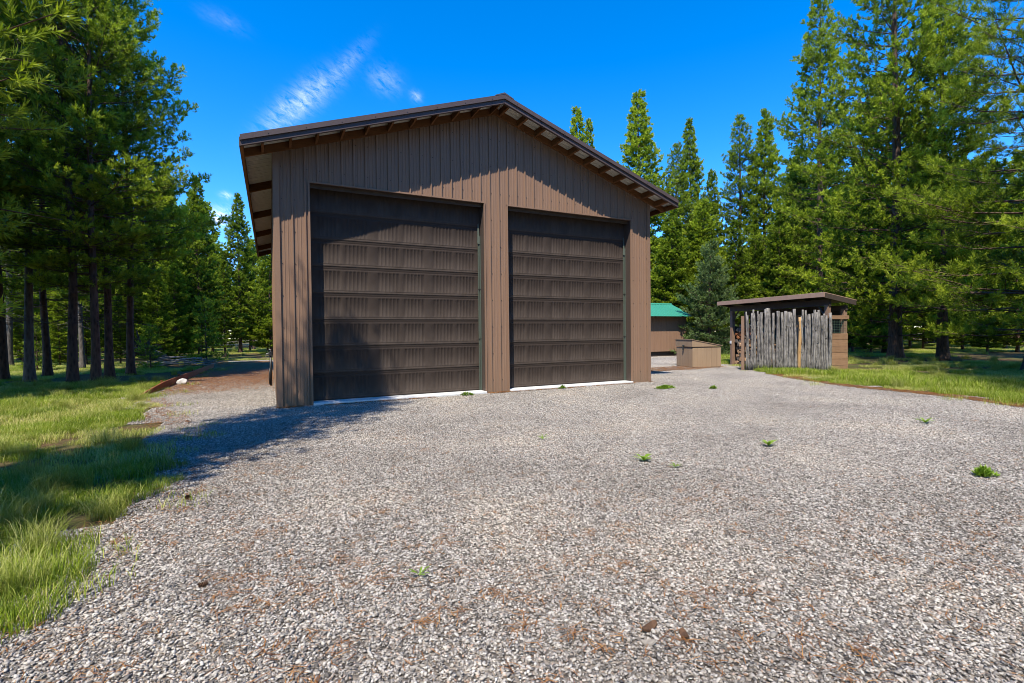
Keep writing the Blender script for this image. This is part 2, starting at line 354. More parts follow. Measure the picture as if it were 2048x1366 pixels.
# --- gravel stones
phi = (1+5**.5)/2
ICO = np.array([(-1, phi, 0), (1, phi, 0), (-1, -phi, 0), (1, -phi, 0), (0, -1, phi), (0, 1, phi), (0, -1, -phi), (0, 1, -phi), (phi, 0, -1), (phi, 0, 1), (-phi, 0, -1), (-phi, 0, 1)])/math.hypot(1, phi)
ICF = np.array([(0, 11, 5), (0, 5, 1), (0, 1, 7), (0, 7, 10), (0, 10, 11), (1, 5, 9), (5, 11, 4), (11, 10, 2), (10, 7, 6), (7, 1, 8), (3, 9, 4), (3, 4, 2), (3, 2, 6), (3, 6, 8), (3, 8, 9), (4, 9, 5), (2, 4, 11), (6, 2, 10), (8, 6, 7), (9, 8, 1)])
def rot_mats(n, tilt, rs):
    a = rs.uniform(0, 2*PI, n); b = rs.normal(0, tilt, n); c = rs.normal(0, tilt, n)
    ca, sa, cb, sb, cc_, sc_ = np.cos(a), np.sin(a), np.cos(b), np.sin(b), np.cos(c), np.sin(c)
    Rz = np.zeros((n, 3, 3)); Rz[:, 0, 0] = ca; Rz[:, 0, 1] = -sa; Rz[:, 1, 0] = sa; Rz[:, 1, 1] = ca; Rz[:, 2, 2] = 1
    Rx = np.zeros((n, 3, 3)); Rx[:, 0, 0] = 1; Rx[:, 1, 1] = cb; Rx[:, 1, 2] = -sb; Rx[:, 2, 1] = sb; Rx[:, 2, 2] = cb
    Ry = np.zeros((n, 3, 3)); Ry[:, 1, 1] = 1; Ry[:, 0, 0] = cc_; Ry[:, 0, 2] = sc_; Ry[:, 2, 0] = -sc_; Ry[:, 2, 2] = cc_
    return Rx@Ry@Rz
def stone_patch(seed, size, n):
    rs = np.random.RandomState(seed)
    V = ICO[None]*(1+rs.uniform(-.42, .42, (n, 12, 1)))
    s = 0.0036+0.0054*rs.rand(n)**1.8; s[rs.rand(n) < 0.02] *= 1.5
    V = V*np.stack([s*rs.uniform(1.0, 1.7, n), s*rs.uniform(.8, 1.15, n), s*rs.uniform(.3, .8, n)], 1)[:, None, :]
    V = np.einsum('nij,nkj->nki', rot_mats(n, .33, rs), V)
    P = np.c_[rs.uniform(-size/2, size/2, (n, 2)), 0.005+rs.rand(n)*0.008]
    V = V+P[:, None, :]
    F = (ICF[None]+(np.arange(n)*12)[:, None, None]).reshape(-1, 3)
    return tri_mesh('gravel_patch', V.reshape(-1, 3), F, {'tint': np.repeat(np.clip(rs.beta(1.25, 1.05, n), 0, 1), 12)})
GS = 0.5
srcs = [mobj('gravel_patch', stone_patch(100+k, GS*1.06, 2300), MT['gravel_stone'], link=False) for k in range(7)]
gx, gy = np.meshgrid(np.arange(-5, 21, GS), np.arange(-10, 21.5, GS)); GP = np.c_[gx.ravel(), gy.ravel()]
keep = (inside(GP) | (edge_dist(GP) < .34)) & in_view(GP, 300, 34) & ~((GP[:, 0] > -0.4) & (GP[:, 0] < 8.3) & (GP[:, 1] > 0.2) & (GP[:, 1] < 12))
GP = GP[keep]; n = len(GP)
scatter('gravel', srcs, GP, np.zeros(n), rs.randint(0, 7, n), rs.randint(0, 4, n)*PI/2, rs.uniform(.96, 1.06, n), label='crushed grey gravel covering the driveway', cat='gravel')

# ------------------------------------------------------------------ garage
XL, XR, D1, D2, D3, D4, HD = -0.6085, 8.5058, (0.0), 3.658, 4.2528, 7.8799, 4.326
XM = (XL+XR)/2; OV = 0.548; EV = 0.529; ZR = 6.399; SL = (6.399-4.6661)/(XR+EV-XM); LB = 12.15; LR = 12.66
garage = tag(empty('garage', (0, 0, 0)), 'large brown metal garage with two tall overhead doors and gabled roof', 'garage')
def zline(x): return ZR-SL*abs(x-XM)
WT = 0.105           # wall meets roof sheet this far above fascia-bottom line
P9 = 0.2286
def rib_profile(a, b, first):
    """depth profile of ribbed steel between a and b (ribs point outward, +d)"""
    pts = []
    k = math.floor((a-first)/P9)-1
    while first+k*P9 < b+P9:
        c = first+k*P9
        pts += [(c-.022, 0), (c-.012, .031), (c+.012, .031), (c+.022, 0)]
        for m_ in (c+P9*.36, c+P9*.64): pts += [(m_-.012, 0), (m_-.006, .0065), (m_+.006, .0065), (m_+.012, 0)]
        k += 1
    pts = sorted(pts); xs = [p[0] for p in pts]; ds = [p[1] for p in pts]
    out = [(a, float(np.interp(a, xs, ds)))]+[p for p in pts if a < p[0] < b]+[(b, float(np.interp(b, xs, ds)))]
    return out
def facade_sheet(a, b):
    cuts = sorted({a, b}|{c for c in (D1, D2, D3, D4, XM) if a < c < b}); mb = MB()
    for s0, s1 in zip(cuts[:-1], cuts[1:]):
        mid = (s0+s1)/2; z0 = HD if (D1 < mid < D2 or D3 < mid < D4) else 0.015
        pr = rib_profile(s0, s1, -0.31)
        for (xa, da), (xb, db) in zip(pr[:-1], pr[1:]):
            mb.poly([(xa, -da, z0), (xb, -db, z0), (xb, -db, zline(xb)+WT), (xa, -da, zline(xa)+WT)], [(0, 1, 2, 3)])
    return mb.build('siding_panel', MT['siding'], garage)
x = XL+.02
edges = [XL+.012]
e0 = -0.31-P9/2
while e0 < XR: 
    if e0 > XL+.1: edges.append(e0)
    e0 += 4*P9
edges.append(XR-.012)
for a, b in zip(edges[:-1], edges[1:]): facade_sheet(a, b)
def side_sheet(xw, sgn, a, b):
    mb = MB(); pr = rib_profile(a, b, 0.1)
    zt = zline(xw)+WT
    for (ya, da), (yb, db) in zip(pr[:-1], pr[1:]):
        q = [(xw+sgn*da, ya, 0.015), (xw+sgn*db, yb, 0.015), (xw+sgn*db, yb, zt), (xw+sgn*da, ya, zt)]
        mb.poly(q if sgn > 0 else q[::-1], [(0, 1, 2, 3)])
    return mb.build('siding_panel', MT['siding'], garage)
ys = np.arange(0.012, LB, 4*P9).tolist()+[LB]
for a, b in zip(ys[:-1], ys[1:]): side_sheet(XL, -1, a, b); side_sheet(XR, 1, a, b)
MB().poly([(XL, LB, 0), (XR, LB, 0), (XR, LB, zline(XR)+WT), (XM, LB, zline(XM)+WT), (XL, LB, zline(XL)+WT)], [(4, 3, 2, 1, 0)]).build('rear_wall', MT['siding'], garage)
# corner trims: an L of folded steel
for xw, s in ((XL, -1), (XR, 1)):
    zt = zline(xw)+WT-.01
    MB().box(min(xw+s*.024, xw-s*.075), max(xw+s*.024, xw-s*.075), -.0385, -.0355, .005, zt).box(min(xw+s*.0235, xw+s*.027), max(xw+s*.0235, xw+s*.027), -.0382, .085, .005, zt).build('corner_trim', MT['siding_trim'], garage)
# base trim
for a, b in ((XL-.02, D1-.01), (D2+.01, D3-.01), (D4+.01, XR+.02)):
    MB().box(a, b, -.034, -.02, -.02, .02).build('base_trim', MT['siding_trim'], garage)
DREC = 0.245
for a, b in ((D1, D2), (D3, D4)):
    # opening trim: lip on the facade + deep jambs + header
    for (x0, x1) in ((a-.0, a-.045), (b, b+.045)):
        MB().box(min(x0, x1), max(x0, x1), .004, DREC+.05, .0, HD+.04).build('door_jamb', MT['jamb_paint'], garage)
        s = 1 if x1 > x0 else -1
        MB().box(min(x0-s*.004, x0+s*.030), max(x0-s*.004, x0+s*.030), -.027, .004, .0, HD+.022).build('jamb_trim', MT['siding_trim'], garage)
    MB().box(a-.045, b+.045, .004, DREC+.05, HD+.001, HD+.10).build('door_header', MT['jamb_paint'], garage)
    MB().box(a-.03, b+.03, -.0285, .004, HD-.006, HD+.026).build('header_trim', MT['siding_trim'], garage)
    MB().box(a+.002, b-.002, .09, .12, HD-.075, HD+.001).build('header_stop', MT['jamb_paint'], garage)
    MB().box(a+.001, b-.001, -.10, DREC+.3, -.08, .058).build('concrete_sill', MT['concrete'], garage, bevel=.018)
# --- overhead doors: eight stamped sections each
DW = D2-D1; SH = 4.3/8
def section_mesh():
    xs = [(0.0, 0)]; gw, gi, gg = .465, .08, .19; x0 = (DW-(6*gw+3*gi+2*gg))/2
    spans = []
    for pr in range(3):
        for k in range(2):
            gxs = x0+pr*(2*gw+gi+gg)+k*(gw+gi)
            for s in range(6): spans.append((gxs+s*gw/6+.003, gxs+(s+1)*gw/6-.008))
    bv = .0125
    X = [0.0]; inX = [False]
    for a, b in spans: X += [a, a+bv, b-bv, b]; inX += [False, True, True, False]
    X.append(DW); inX.append(False)
    # z rows: value, depth offset (towards inside +), inside stamped band?
    Zr = [(0.0, .007, 0), (.005, .0055, 0), (.008, 0, 0), (.044, 0, 0), (.047, .0016, 0), (.053, .0016, 0), (.056, 0, 0), (.078, 0, 0), (.098, 0, 1), (SH-.093, 0, 1), (SH-.080, 0, 0), (SH-.052, 0, 0), (SH-.049, .0016, 0), (SH-.043, .0016, 0), (SH-.040, 0, 0), (SH-.001, 0, 0)]
    V = []; F = []; nx = len(X)
    for z, d, band in Zr:
        for xx, ix in zip(X, inX): V.append((xx, d+(.0085 if (ix and band) else 0), z))
    for j in range(len(Zr)-1):
        for i in range(nx-1):
            F.append((j*nx+i, j*nx+i+1, (j+1)*nx+i+1, (j+1)*nx+i))
    return tri_mesh('door_section', V, F)
sec = section_mesh(); sec.materials.append(MT['door_paint'])
for a, b in ((D1, D2), (D3, D4)):
    dr = empty('overhead_door', (a, DREC, 0.062)); dr.parent = garage
    for k in range(8):
        o = mobj('door_section', sec, None, dr); o.location = (0, 0.0, k*SH); o.scale = ((b-a)/DW, 1, 1)
    MB().box(.01, b-a-.01, .02, .05, -.01, 8*SH+.1).build('door_backing', MT['dark_metal'], dr)
    MB().box(.0, b-a, -.005, .03, -.022, .0).build('bottom_seal', MT['dark_metal'], dr)
    # vinyl stop at the right side, its upper end hanging loose
    xr = b-a
    MB().box(xr-.062, xr-.040, -.035, -.008, .0, 3.50).box(xr-.032, xr-.006, -.05, -.012, .0, 3.55).build('side_seal', MT['seal_green'], dr)
    MB().hexa([(xr-.085, -.055, 3.38), (xr-.03, -.06, 3.36), (xr-.028, -.05, 3.36), (xr-.083, -.045, 3.38)], [(xr-.06, -.02, 3.83), (xr-.03, -.02, 3.85), (xr-.03, -.012, 3.85), (xr-.06, -.012, 3.83)]).build('loose_seal', MT['seal_green'], dr)
    for zz in (1.18, 2.32): MB().box(xr-.066, xr-.004, -.053, -.012, zz, zz+.012).build('seal_clip', MT['dark_metal'], dr)
    MB().box(.004, .03, -.035, -.008, .0, 4.2).build('side_seal', MT['dark_brown'], dr)
# --- screws on the ribs
mb = MB()
for zz in np.arange(.30, 6.2, .61):
    for k in range(-1, 41):
        xs_ = -.31+k*P9+.045
        if xs_ < XL+.08 or xs_ > XR-.05 or zz > zline(xs_)-.12: continue
        if (D1-.05 < xs_ < D2+.05 or D3-.05 < xs_ < D4+.05) and zz < HD+.08: continue
        mb.tube([(xs_, .0, zz), (xs_, -.010, zz)], [.0085, .0075], 6)
tag(mb.build('screws', MT['dark_brown'], garage), kind='stuff')
# --- roof
def slope_box(mb, xa, xb, y0, y1, o0, o1):
    """a bar following the roof slope between xa<xb on one side of the ridge"""
    return mb.hexa([(xa, y0, zline(xa)+o0), (xb, y0, zline(xb)+o0), (xb, y1, zline(xb)+o0), (xa, y1, zline(xa)+o0)], [(xa, y0, zline(xa)+o1), (xb, y0, zline(xb)+o1), (xb, y1, zline(xb)+o1), (xa, y1, zline(xa)+o1)])
XE0, XE1 = XL-EV, XR+EV
for xa, xb in ((XE0, XM), (XM, XE1)):
    # ribbed roof sheets, each 0.914 wide; ribs run down the slope
    y = -OV+.02; 
    while y < LR-.01:
        y2 = min(y+4*P9, LR); pr = rib_profile(y, y2, -OV+.15); mb = MB()
        for off in (.115, .122):
            for (ya, da), (yb, db) in zip(pr[:-1], pr[1:]):
                q = [(xa, ya, zline(xa)+off+da), (xb, ya, zline(xb)+off+da), (xb, yb, zline(xb)+off+db), (xa, yb, zline(xa)+off+db)]
                mb.poly(q if off > .12 else q[::-1], [(0, 1, 2, 3)])
        me = mb.mesh('roof_panel'); me.materials.append(MT['soffit_metal']); me.materials.append(MT['roof_metal'])
        h = len(me.polygons)//2
        for i, p_ in enumerate(me.polygons): p_.material_index = 0 if i < h else 1
        mobj('roof_panel', me, None, garage); y = y2
    slope_box(MB(), xa, xb, -OV, -OV+.022, 0.0, .098).build('rake_fascia', MT['roof_trim'], garage)
    slope_box(MB(), xa, xb, -OV-.006, -OV+.05, -.004, .006).build('fascia_lip', MT['roof_trim'], garage)
    slope_box(MB(), xa, xb, -OV-.022, -OV+.12, .094, .188).build('rake_trim', MT['roof_trim'], garage)
    slope_box(MB(), xa, xb, -OV-.030, -OV-.010, .088, .100).build('trim_hem', MT['roof_trim'], garage)
    slope_box(MB(), xa, xb, LR-.03, LR, 0, .1).build('rear_fascia', MT['roof_trim'], garage)
    # rafter against the wall (extends out to the eave), purlin ends out to the fascia
    slope_box(MB(), xa+(.04 if xa < XM-1 else 0), xb-(.04 if xb > XM+1 else 0), -.062, -.024, -.045, .108).build('rake_rafter', MT['rafter_wood'], garage)
    n = 11
    for k in range(n):
        t = (k+.25)/n; xc = XM+(xb-XM if xb > XM else xa-XM)*t
        slope_box(MB(), xc-.021, xc+.021, -OV+.024, -.064, -.03, .108).build('purlin', MT['rafter_wood'], garage)
for s, xw, xe in ((-1, XL, XE0), (1, XR, XE1)):
    xa, xb = (xe, xw-.03) if s < 0 else (xw+.03, xe)
    for yy in (2.35, 5.15, 7.95, 10.75, 12.3):
        slope_box(MB(), xa+(.045 if s < 0 else 0), xb-(.045 if s > 0 else 0), yy-.03, yy+.03, -.06, .11).build('rafter_tail', MT['rafter_wood'], garage)
    MB().box(min(xe-s*.045, xe-s*.004), max(xe-s*.045, xe-s*.004), -OV+.03, LR-.04, zline(xe)-.02, zline(xe)+.10).build('eave_board', MT['rafter_wood'], garage)
    MB().box(min(xe-s*.003, xe+s*.014), max(xe-s*.003, xe+s*.014), -OV, LR, zline(xe)-.005, zline(xe)+.15).build('eave_trim', MT['roof_trim'], garage)
MB().hexa([(XM-.22, -OV-.026, zline(XM-.22)+.186), (XM, -OV-.026, ZR+.186), (XM, LR, ZR+.186), (XM-.22, LR, zline(XM-.22)+.186)], [(XM-.22, -OV-.026, zline(XM-.22)+.205), (XM, -OV-.026, ZR+.225), (XM, LR, ZR+.225), (XM-.22, LR, zline(XM-.22)+.205)]).hexa([(XM, -OV-.026, ZR+.186), (XM+.22, -OV-.026, zline(XM-.22)+.186), (XM+.22, LR, zline(XM-.22)+.186), (XM, LR, ZR+.186)], [(XM, -OV-.026, ZR+.225), (XM+.22, -OV-.026, zline(XM-.22)+.205), (XM+.22, LR, zline(XM-.22)+.205), (XM, LR, ZR+.225)]).build('ridge_cap', MT['roof_metal'], garage)
# fascia screws
mb = MB()
for s in (-1, 1):
    for t in np.arange(.3, 5.0, .62):
        xx = XM+s*t
        for off, yy in ((.05, -OV), (.125, -OV-.022)): mb.tube([(xx, yy+.002, zline(xx)+off), (xx, yy-.008, zline(xx)+off)], [.008, .007], 6)
tag(mb.build('fascia_screws', MT['dark_metal'], garage), kind='stuff')

# ------------------------------------------------------------------ yard hydrant, rock, edging
hy = tag(empty('yard_hydrant', (-0.73, 4.6, 0)), 'black yard hydrant standing beside the left wall of the garage', 'hydrant')
MB().tube([(0, 0, 0), (0, 0, .86)], [.03, .028], 10).build('standpipe', MT['dark_metal'], hy, True)
MB().box(-.05, .05, -.05, .05, .82, .94).build('head', MT['dark_metal'], hy, bevel=.015)
MB().tube([(-.02, 0, .9), (-.10, -.02, .88), (-.125, -.03, .82)], [.02, .02, .022], 8).build('spout', MT['steel'], hy, True)
MB().tube([(0, 0, .94), (.01, .02, 1.00), (-.03, -.10, 1.00)], [.012, .012, .012], 6).build('handle', MT['steel'], hy, True)
MB().tube([(-.03, -.02, .5), (-.045, -.03, .25), (-.03, -.02, .05)], [.016, .016, .016], 6).build('hose_stub', MT['dark_metal'], hy, True)
def rock(name, loc, s, seed, mat, label, cat):
    r = np.random.RandomState(seed); bm = bmesh.new(); bmesh.ops.create_icosphere(bm, subdivisions=2, radius=1)
    for v in bm.verts: v.co = Vector((v.co.x*s[0], v.co.y*s[1], v.co.z*s[2]))*(1+r.uniform(-.16, .16))
    me = bpy.data.meshes.new(name); bm.to_mesh(me); bm.free(); o = mobj(name, me, mat); o.location = loc; return tag(o, label, cat)
paint('pale_rock', (0.60, 0.57, 0.53), 0.9, 0.25, 0.2, (9, 9, 9))
rock('rock', (-3.0, 6.45, .07), (.15, .12, .12), 3, MT['pale_rock'], 'pale angular rock lying against the rusty edging boards', 'rock')
EP = [(-3.42, 3.15), (-3.26, 5.35), (-3.19, 7.6), (-3.12, 9.9), (-3.05, 12.2), (-2.97, 14.6)]
ed = tag(empty('edging', (-3.42, 3.15, 0)), 'rusty brown edging boards holding the gravel left of the garage', 'edging')
for k, (a, b) in enumerate(zip(EP[:-1], EP[1:])):
    d = Vector((b[0]-a[0], b[1]-a[1], 0)); L = d.length; d.normalize(); nn = Vector((-d.y, d.x, 0))*.022
    o = Vector((a[0]+3.42, a[1]-3.15, 0)); z0, z1 = (.05, .20) if k == 0 else (.2, .20)
    e = o+d*(L-.012); w_ = Vector((0, 0, 1))
    MB().hexa([o-nn-w_*.05, e-nn-w_*.05, e+nn-w_*.05, o+nn-w_*.05], [o-nn+w_*z0, e-nn+w_*z1, e+nn+w_*z1, o+nn+w_*z0]).build('board', MT['rusty_edging'], ed, bevel=.006)
for k, (a, b) in enumerate(EP[1:-1]):
    MB().box(a+3.42-.07, a+3.42-.03, b-3.15-.03, b-3.15+.03, -.05, .235).build('stake', MT['rusty_edging'], ed)

# ------------------------------------------------------------------ woodshed behind the pole fence
PR_, PL_ = Vector((15.22, -0.76, 0)), Vector((15.83, 3.31, 0))
shed = tag(empty('woodshed', PR_, math.atan2(PL_.y-PR_.y, PL_.x-PR_.x)), 'open firewood shed with brown lean-to roof behind the grey pole fence', 'woodshed')
SWD = (PL_-PR_).length     # local x along the front (right -> left), local y: -into
DEP = 1.0
def roofz(dp): return 2.32-.17*dp       # dp = depth behind the front
for (lx, dp) in ((0, 0), (SWD, 0), (0, DEP-.3), (SWD, DEP-.3)):
    MB().box(lx-.065, lx+.065, -dp-.065, -dp+.065, 0, roofz(dp)-.16).build('post', MT['post_wood'], shed, bevel=.008)
    s = -1 if lx > 1 else 1
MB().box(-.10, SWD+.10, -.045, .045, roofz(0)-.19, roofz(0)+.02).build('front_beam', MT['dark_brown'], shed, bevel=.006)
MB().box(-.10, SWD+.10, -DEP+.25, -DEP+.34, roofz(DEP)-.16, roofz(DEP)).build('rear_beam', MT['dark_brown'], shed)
def shroof(mb, x0, x1, d0, d1, o0, o1): return mb.hexa([(x0, -d1, roofz(d1)+o0), (x1, -d1, roofz(d1)+o0), (x1, -d0, roofz(d0)+o0), (x0, -d0, roofz(d0)+o0)], [(x0, -d1, roofz(d1)+o1), (x1, -d1, roofz(d1)+o1), (x1, -d0, roofz(d0)+o1), (x0, -d0, roofz(d0)+o1)])
shroof(MB(), -.15, SWD+.38, -.33, DEP, .115, .15).build('roof_deck', MT['dark_brown'], shed)
shroof(MB(), -.19, SWD+.42, -.345, DEP+.03, .152, .172).build('roof_sheet', MT['fascia_brown'], shed)
MB().box(-.19, SWD+.42, .345, .385, roofz(-.36)+.015, roofz(-.36)+.165).build('front_fascia', MT['fascia_brown'], shed, bevel=.006)
for k in range(6):
    lx = -.12+(SWD+.42)*k/5; shroof(MB(), lx-.02, lx+.02, -.32, DEP-.02, .02, .114).build('rafter', MT['dark_brown'], shed)
shroof(MB(), -.188, -.16, -.33, DEP, .0, .148).build('rake_board', MT['dark_brown'], shed)
for lx, s in ((0, 1), (SWD, -1)):      # knee braces
    MB().tube([(lx, .0, roofz(0)-.62), (lx+s*.34, .0, roofz(0)-.17)], [.035, .035], 4).build('brace', MT['dark_brown'], shed)
for k in range(6):                      # boards on the right-hand side
    MB().box(-.095-.004*(k % 2), -.068, -DEP+.25, .05, .02+k*.205, .02+k*.205+.197).build('side_board', MT['board_wood'], shed, bevel=.004)
MB().box(-.10, -.066, -DEP+.2, .05, 1.70, 1.82).build('side_rail', MT['board_wood'], shed, bevel=.004)
mb = MB()
for zz in np.arange(1.27, 1.70, .052): mb.tube([(-.08, -DEP+.3, zz), (-.08, -.06, zz)], [.0025]*2, 4, False)
for yy in np.arange(-DEP+.3, -.06, .10): mb.tube([(-.08, yy, 1.26), (-.08, yy, 1.70)], [.0025]*2, 4, False)
mb.build('wire_mesh', MT['mesh_wire'], shed)
for k in range(16):
    y0 = 0.05+k*(SWD-.1)/16
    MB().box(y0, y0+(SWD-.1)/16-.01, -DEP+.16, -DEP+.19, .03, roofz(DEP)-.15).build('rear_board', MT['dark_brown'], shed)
for k in range(12):
    y0 = -DEP+.22+k*.23
    if y0 > -.1: break
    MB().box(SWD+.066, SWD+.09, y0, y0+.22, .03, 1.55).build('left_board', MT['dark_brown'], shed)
MB().box(SWD-.02, SWD+.06, .066, .085, .86, .97).build('tag', MT['white_paint'], shed)
# arched panel stored under the roof
SM = Matrix.Translation(PR_) @ Matrix.Rotation(shed.rotation_euler.z, 4, 'Z')
ap = tag(empty('arched_panel', SM @ Vector((1.45, -.55, 0)), shed.rotation_euler.z), 'dark arched panel stored upright under the woodshed roof', 'panel')
def arch(mb, w_, h, t, y, n=14, rise=.22):
    fr = []; 
    for i in range(n+1):
        q = -1+2*i/n; fr.append((q*w_/2, h-rise*q*q*1.0))
    vs_ = [(-w_/2, y, .9), (w_/2, y, .9)]+[(x_, y, z_) for x_, z_ in reversed(fr)]
    m_ = len(vs_); back = [(a, y-t, b) for a, _, b in vs_]
    mb.poly(vs_+back, [tuple(range(m_-1, -1, -1)), tuple(range(m_, 2*m_))]+[(i, (i+1) % m_, m_+(i+1) % m_, m_+i) for i in range(m_)]); return mb
arch(MB(), 1.15, 2.02, .04, 0).build('panel', MT['dark_metal'], ap)
arch(MB(), .95, 1.90, .03, .06).build('inner_panel', MT['bin_wall'], ap)
MB().box(-.5, -.45, -.04, .0, 0, .95).box(.45, .5, -.04, .0, 0, .95).build('leg', MT['dark_metal'], ap)
# firewood: split logs, ends towards the open front
def log_mesh(seed):
    r = np.random.RandomState(seed); mb = MB(); L = .40+r.uniform(-.05, .05); n = r.choice([3, 4, 5, 7]); 
    an = np.sort(r.uniform(0, 2*PI, 12))[:0] if False else np.arange(n)*2*PI/n+r.uniform(-.35, .35, n)
    rad = .078*(1+r.uniform(-.22, .28, n))
    A = [(rad[i]*math.cos(an[i]), 0, rad[i]*math.sin(an[i])) for i in range(n)]; k = r.uniform(.85, 1.05)
    B = [(a[0]*k+.01, -L, a[2]*k) for a in A]
    mb.poly(A+B, [tuple(range(n)), tuple(range(2*n-1, n-1, -1))]+[(i, n+i, n+(i+1) % n, (i+1) % n) for i in range(n)])
    return mb.mesh('firewood_log')
logs = [log_mesh(40+k) for k in range(9)]
wood('log_bark', (0.15, 0.12, 0.10), (0.05, 0.04, 0.035), (14, 14, 14), 0.95)
wood('log_red', (0.42, 0.16, 0.06), (0.22, 0.08, 0.035), (14, 14, 14), 0.9, orand=.5)
for m_ in logs: m_.materials.append(MT['log_end'])
for row in range(11):
    for cI in range(12):
        lx = SWD-.20-cI*.148-(row % 2)*.06; lz = .11+row*.143
        if lz > 1.66-.12*abs(cI-3)*.5: continue
        o = mobj('firewood_log', logs[rnd.randrange(9)], None); p_ = SM @ Vector((lx, -.03+rnd.uniform(-.05, .04), lz))
        o.location = p_; o.rotation_euler = (0, rnd.uniform(0, 6.28), shed.rotation_euler.z+rnd.uniform(-.06, .06))
        o.rotation_mode = 'YXZ' if False else 'XYZ'
        mt_ = MT['log_red'] if (1.05 < lz < 1.5 and cI < 7 and rnd.random() < .75) else MT['log_bark'] if rnd.random() < .35 else None
        if mt_ is not None: o.material_slots[0].link = 'OBJECT'; o.material_slots[0].material = mt_
        tag(o, 'split firewood log in the stack inside the woodshed', 'firewood', 'firewood logs stacked in the woodshed')
# pole fence
F0, F1 = Vector((13.86, 1.2, 0)), Vector((15.05, -0.92, 0)); fd = (F1-F0); FL = fd.length; fd.normalize()
fence = tag(empty('pole_fence', F0, math.atan2(fd.y, fd.x)), 'fence of upright weathered grey poles screening the woodshed', 'fence')
MB().box(-.115, -.02, -.05, .05, 0, 1.87).build('end_post', MT['post_wood'], fence, bevel=.006)
xx = 0.03; k = 0
while xx < FL-.02:
    d = rnd.uniform(.028, .056); h = 1.97+.06*math.sin(xx*2.2)+rnd.uniform(-.12, .10)+(.14 if .62 < xx < .80 else 0)
    fresh = 1.50 < xx < 1.58
    if fresh: d = .05; h = 1.78
    xc = xx+d; pts = []; rr = []
    lean = rnd.uniform(-.05, .05); w1 = rnd.uniform(0, 6)
    for i in range(9):
        t = i/8; pts.append((xc+lean*t+.010*math.sin(w1+t*7), .012*math.cos(w1*2+t*6)+rnd.uniform(-.012, .012), t*h)); rr.append(d*(1.06-.22*t)*rnd.uniform(.88, 1.12))
    mb = MB().tube(pts, rr, 7)
    for q in range(rnd.randrange(1, 4)):          # branch stubs
        z_ = rnd.uniform(.3, h-.1); a_ = rnd.uniform(-.9, .9); px_ = xc+lean*z_/h
        mb.tube([(px_, 0, z_), (px_+math.sin(a_)*(d+.035), -math.cos(a_)*(d+.035), z_+.03)], [.014, .007], 5)
    o = mb.build('pole', MT['fresh_pole' if fresh else 'grey_pole'], fence, True)
    if fresh: o['label'] = 'freshly peeled yellow pole'
    xx += 2*d*rnd.choice([.76, .82, .88, .96]); k += 1
for zz in (.45, 1.45): MB().box(-.02, FL, .075, .12, zz, zz+.09).build('rail', MT['dark_brown'], fence)

# ------------------------------------------------------------------ wooden bin with sloping lid
B0, B1, B2 = Vector((13.34, 3.03, 0)), Vector((13.66, 4.15, 0)), Vector((14.49, 3.0, 0))
ua = (B1-B0); LA = ua.length; ang = math.atan2(ua.y, ua.x)-PI/2
wb = tag(empty('storage_bin', B0, ang), 'tan wooden storage bin with a sloping lid beside the gravel', 'bin')   # local y along left face, x along right face
LX, LY = 1.17, LA
for k in range(6):
    a, b = LX*k/6, LX*(k+1)/6
    MB().box(a+.003, b-.003, 0, .018, .03, .76).build('panel_board', MT['bin_wall'], wb); MB().box(a+.003, b-.003, LY-.018, LY, .03, .76).build('panel_board', MT['bin_wall'], wb)
    c, d = .02+(LY-.04)*k/6, .02+(LY-.04)*(k+1)/6
    MB().box(-.002, .016, c+.003, d-.003, .03, .76).build('panel_board', MT['bin_wall'], wb); MB().box(LX-.016, LX+.002, c+.003, d-.003, .03, .76).build('panel_board', MT['bin_wall'], wb)
MB().box(.02, LX-.02, .022, LY-.022, .0, .74).build('core', MT['dark_brown'], wb)
def lidz(x_): return 1.04-.225*(x_/LX)
MB().hexa([(-.025, -.025, .785), (LX+.025, -.025, .785), (LX+.025, LY+.025, .785), (-.025, LY+.025, .785)], [(-.025, -.025, lidz(-.02)), (LX+.025, -.025, lidz(LX)), (LX+.025, LY+.025, lidz(LX)), (-.025, LY+.025, lidz(-.02))]).build('lid', MT['bin_wall'], wb, bevel=.006)
MB().hexa([(-.045, -.045, lidz(-.04)), (LX+.045, -.045, lidz(LX+.04)), (LX+.045, LY+.045, lidz(LX+.04)), (-.045, LY+.045, lidz(-.04))], [(-.045, -.045, lidz(-.04)+.022), (LX+.045, -.045, lidz(LX+.04)+.022), (LX+.045, LY+.045, lidz(LX+.04)+.022), (-.045, LY+.045, lidz(-.04)+.022)]).build('lid_sheet', MT['bin_wall'], wb, bevel=.004)
MB().box(-.045, -.024, LY*.5-.06, LY*.5+.06, .80, .85).box(-.06, -.026, LY*.5-.025, LY*.5+.025, .66, .80).build('hasp', MT['dark_metal'], wb)

# ------------------------------------------------------------------ green-roofed shed
gs = tag(empty('garden_shed', (16.6, 10.05, 0)), 'tan board shed with bright green metal roof beyond the garage', 'shed')
GW, GD = 3.75, 2.9
for k in range(20):
    a, b = GW*k/20, GW*(k+1)/20; MB().box(a+.004, b-.004, 0, .02, .28, 2.30).build('wall_board', MT['shed_wall'], gs)
for k in range(14):
    a, b = .02+(GD-.02)*k/14, .02+(GD-.02)*(k+1)/14; MB().box(GW-.022, GW-.002, a+.004, b-.004, .28, 2.30+.5*(1-abs((a+b)/GD-1))).build('wall_board', MT['shed_wall'], gs)
MB().box(.03, GW-.03, .021, GD, .27, 2.28).build('core', MT['dark_brown'], gs)
for yy in (.1, 1.35, 2.6): MB().box(.05, GW-.05, yy, yy+.12, 0, .27).build('skid', MT['dark_brown'], gs)
def gz(y_): return 2.98-.43*abs(y_-1.45)
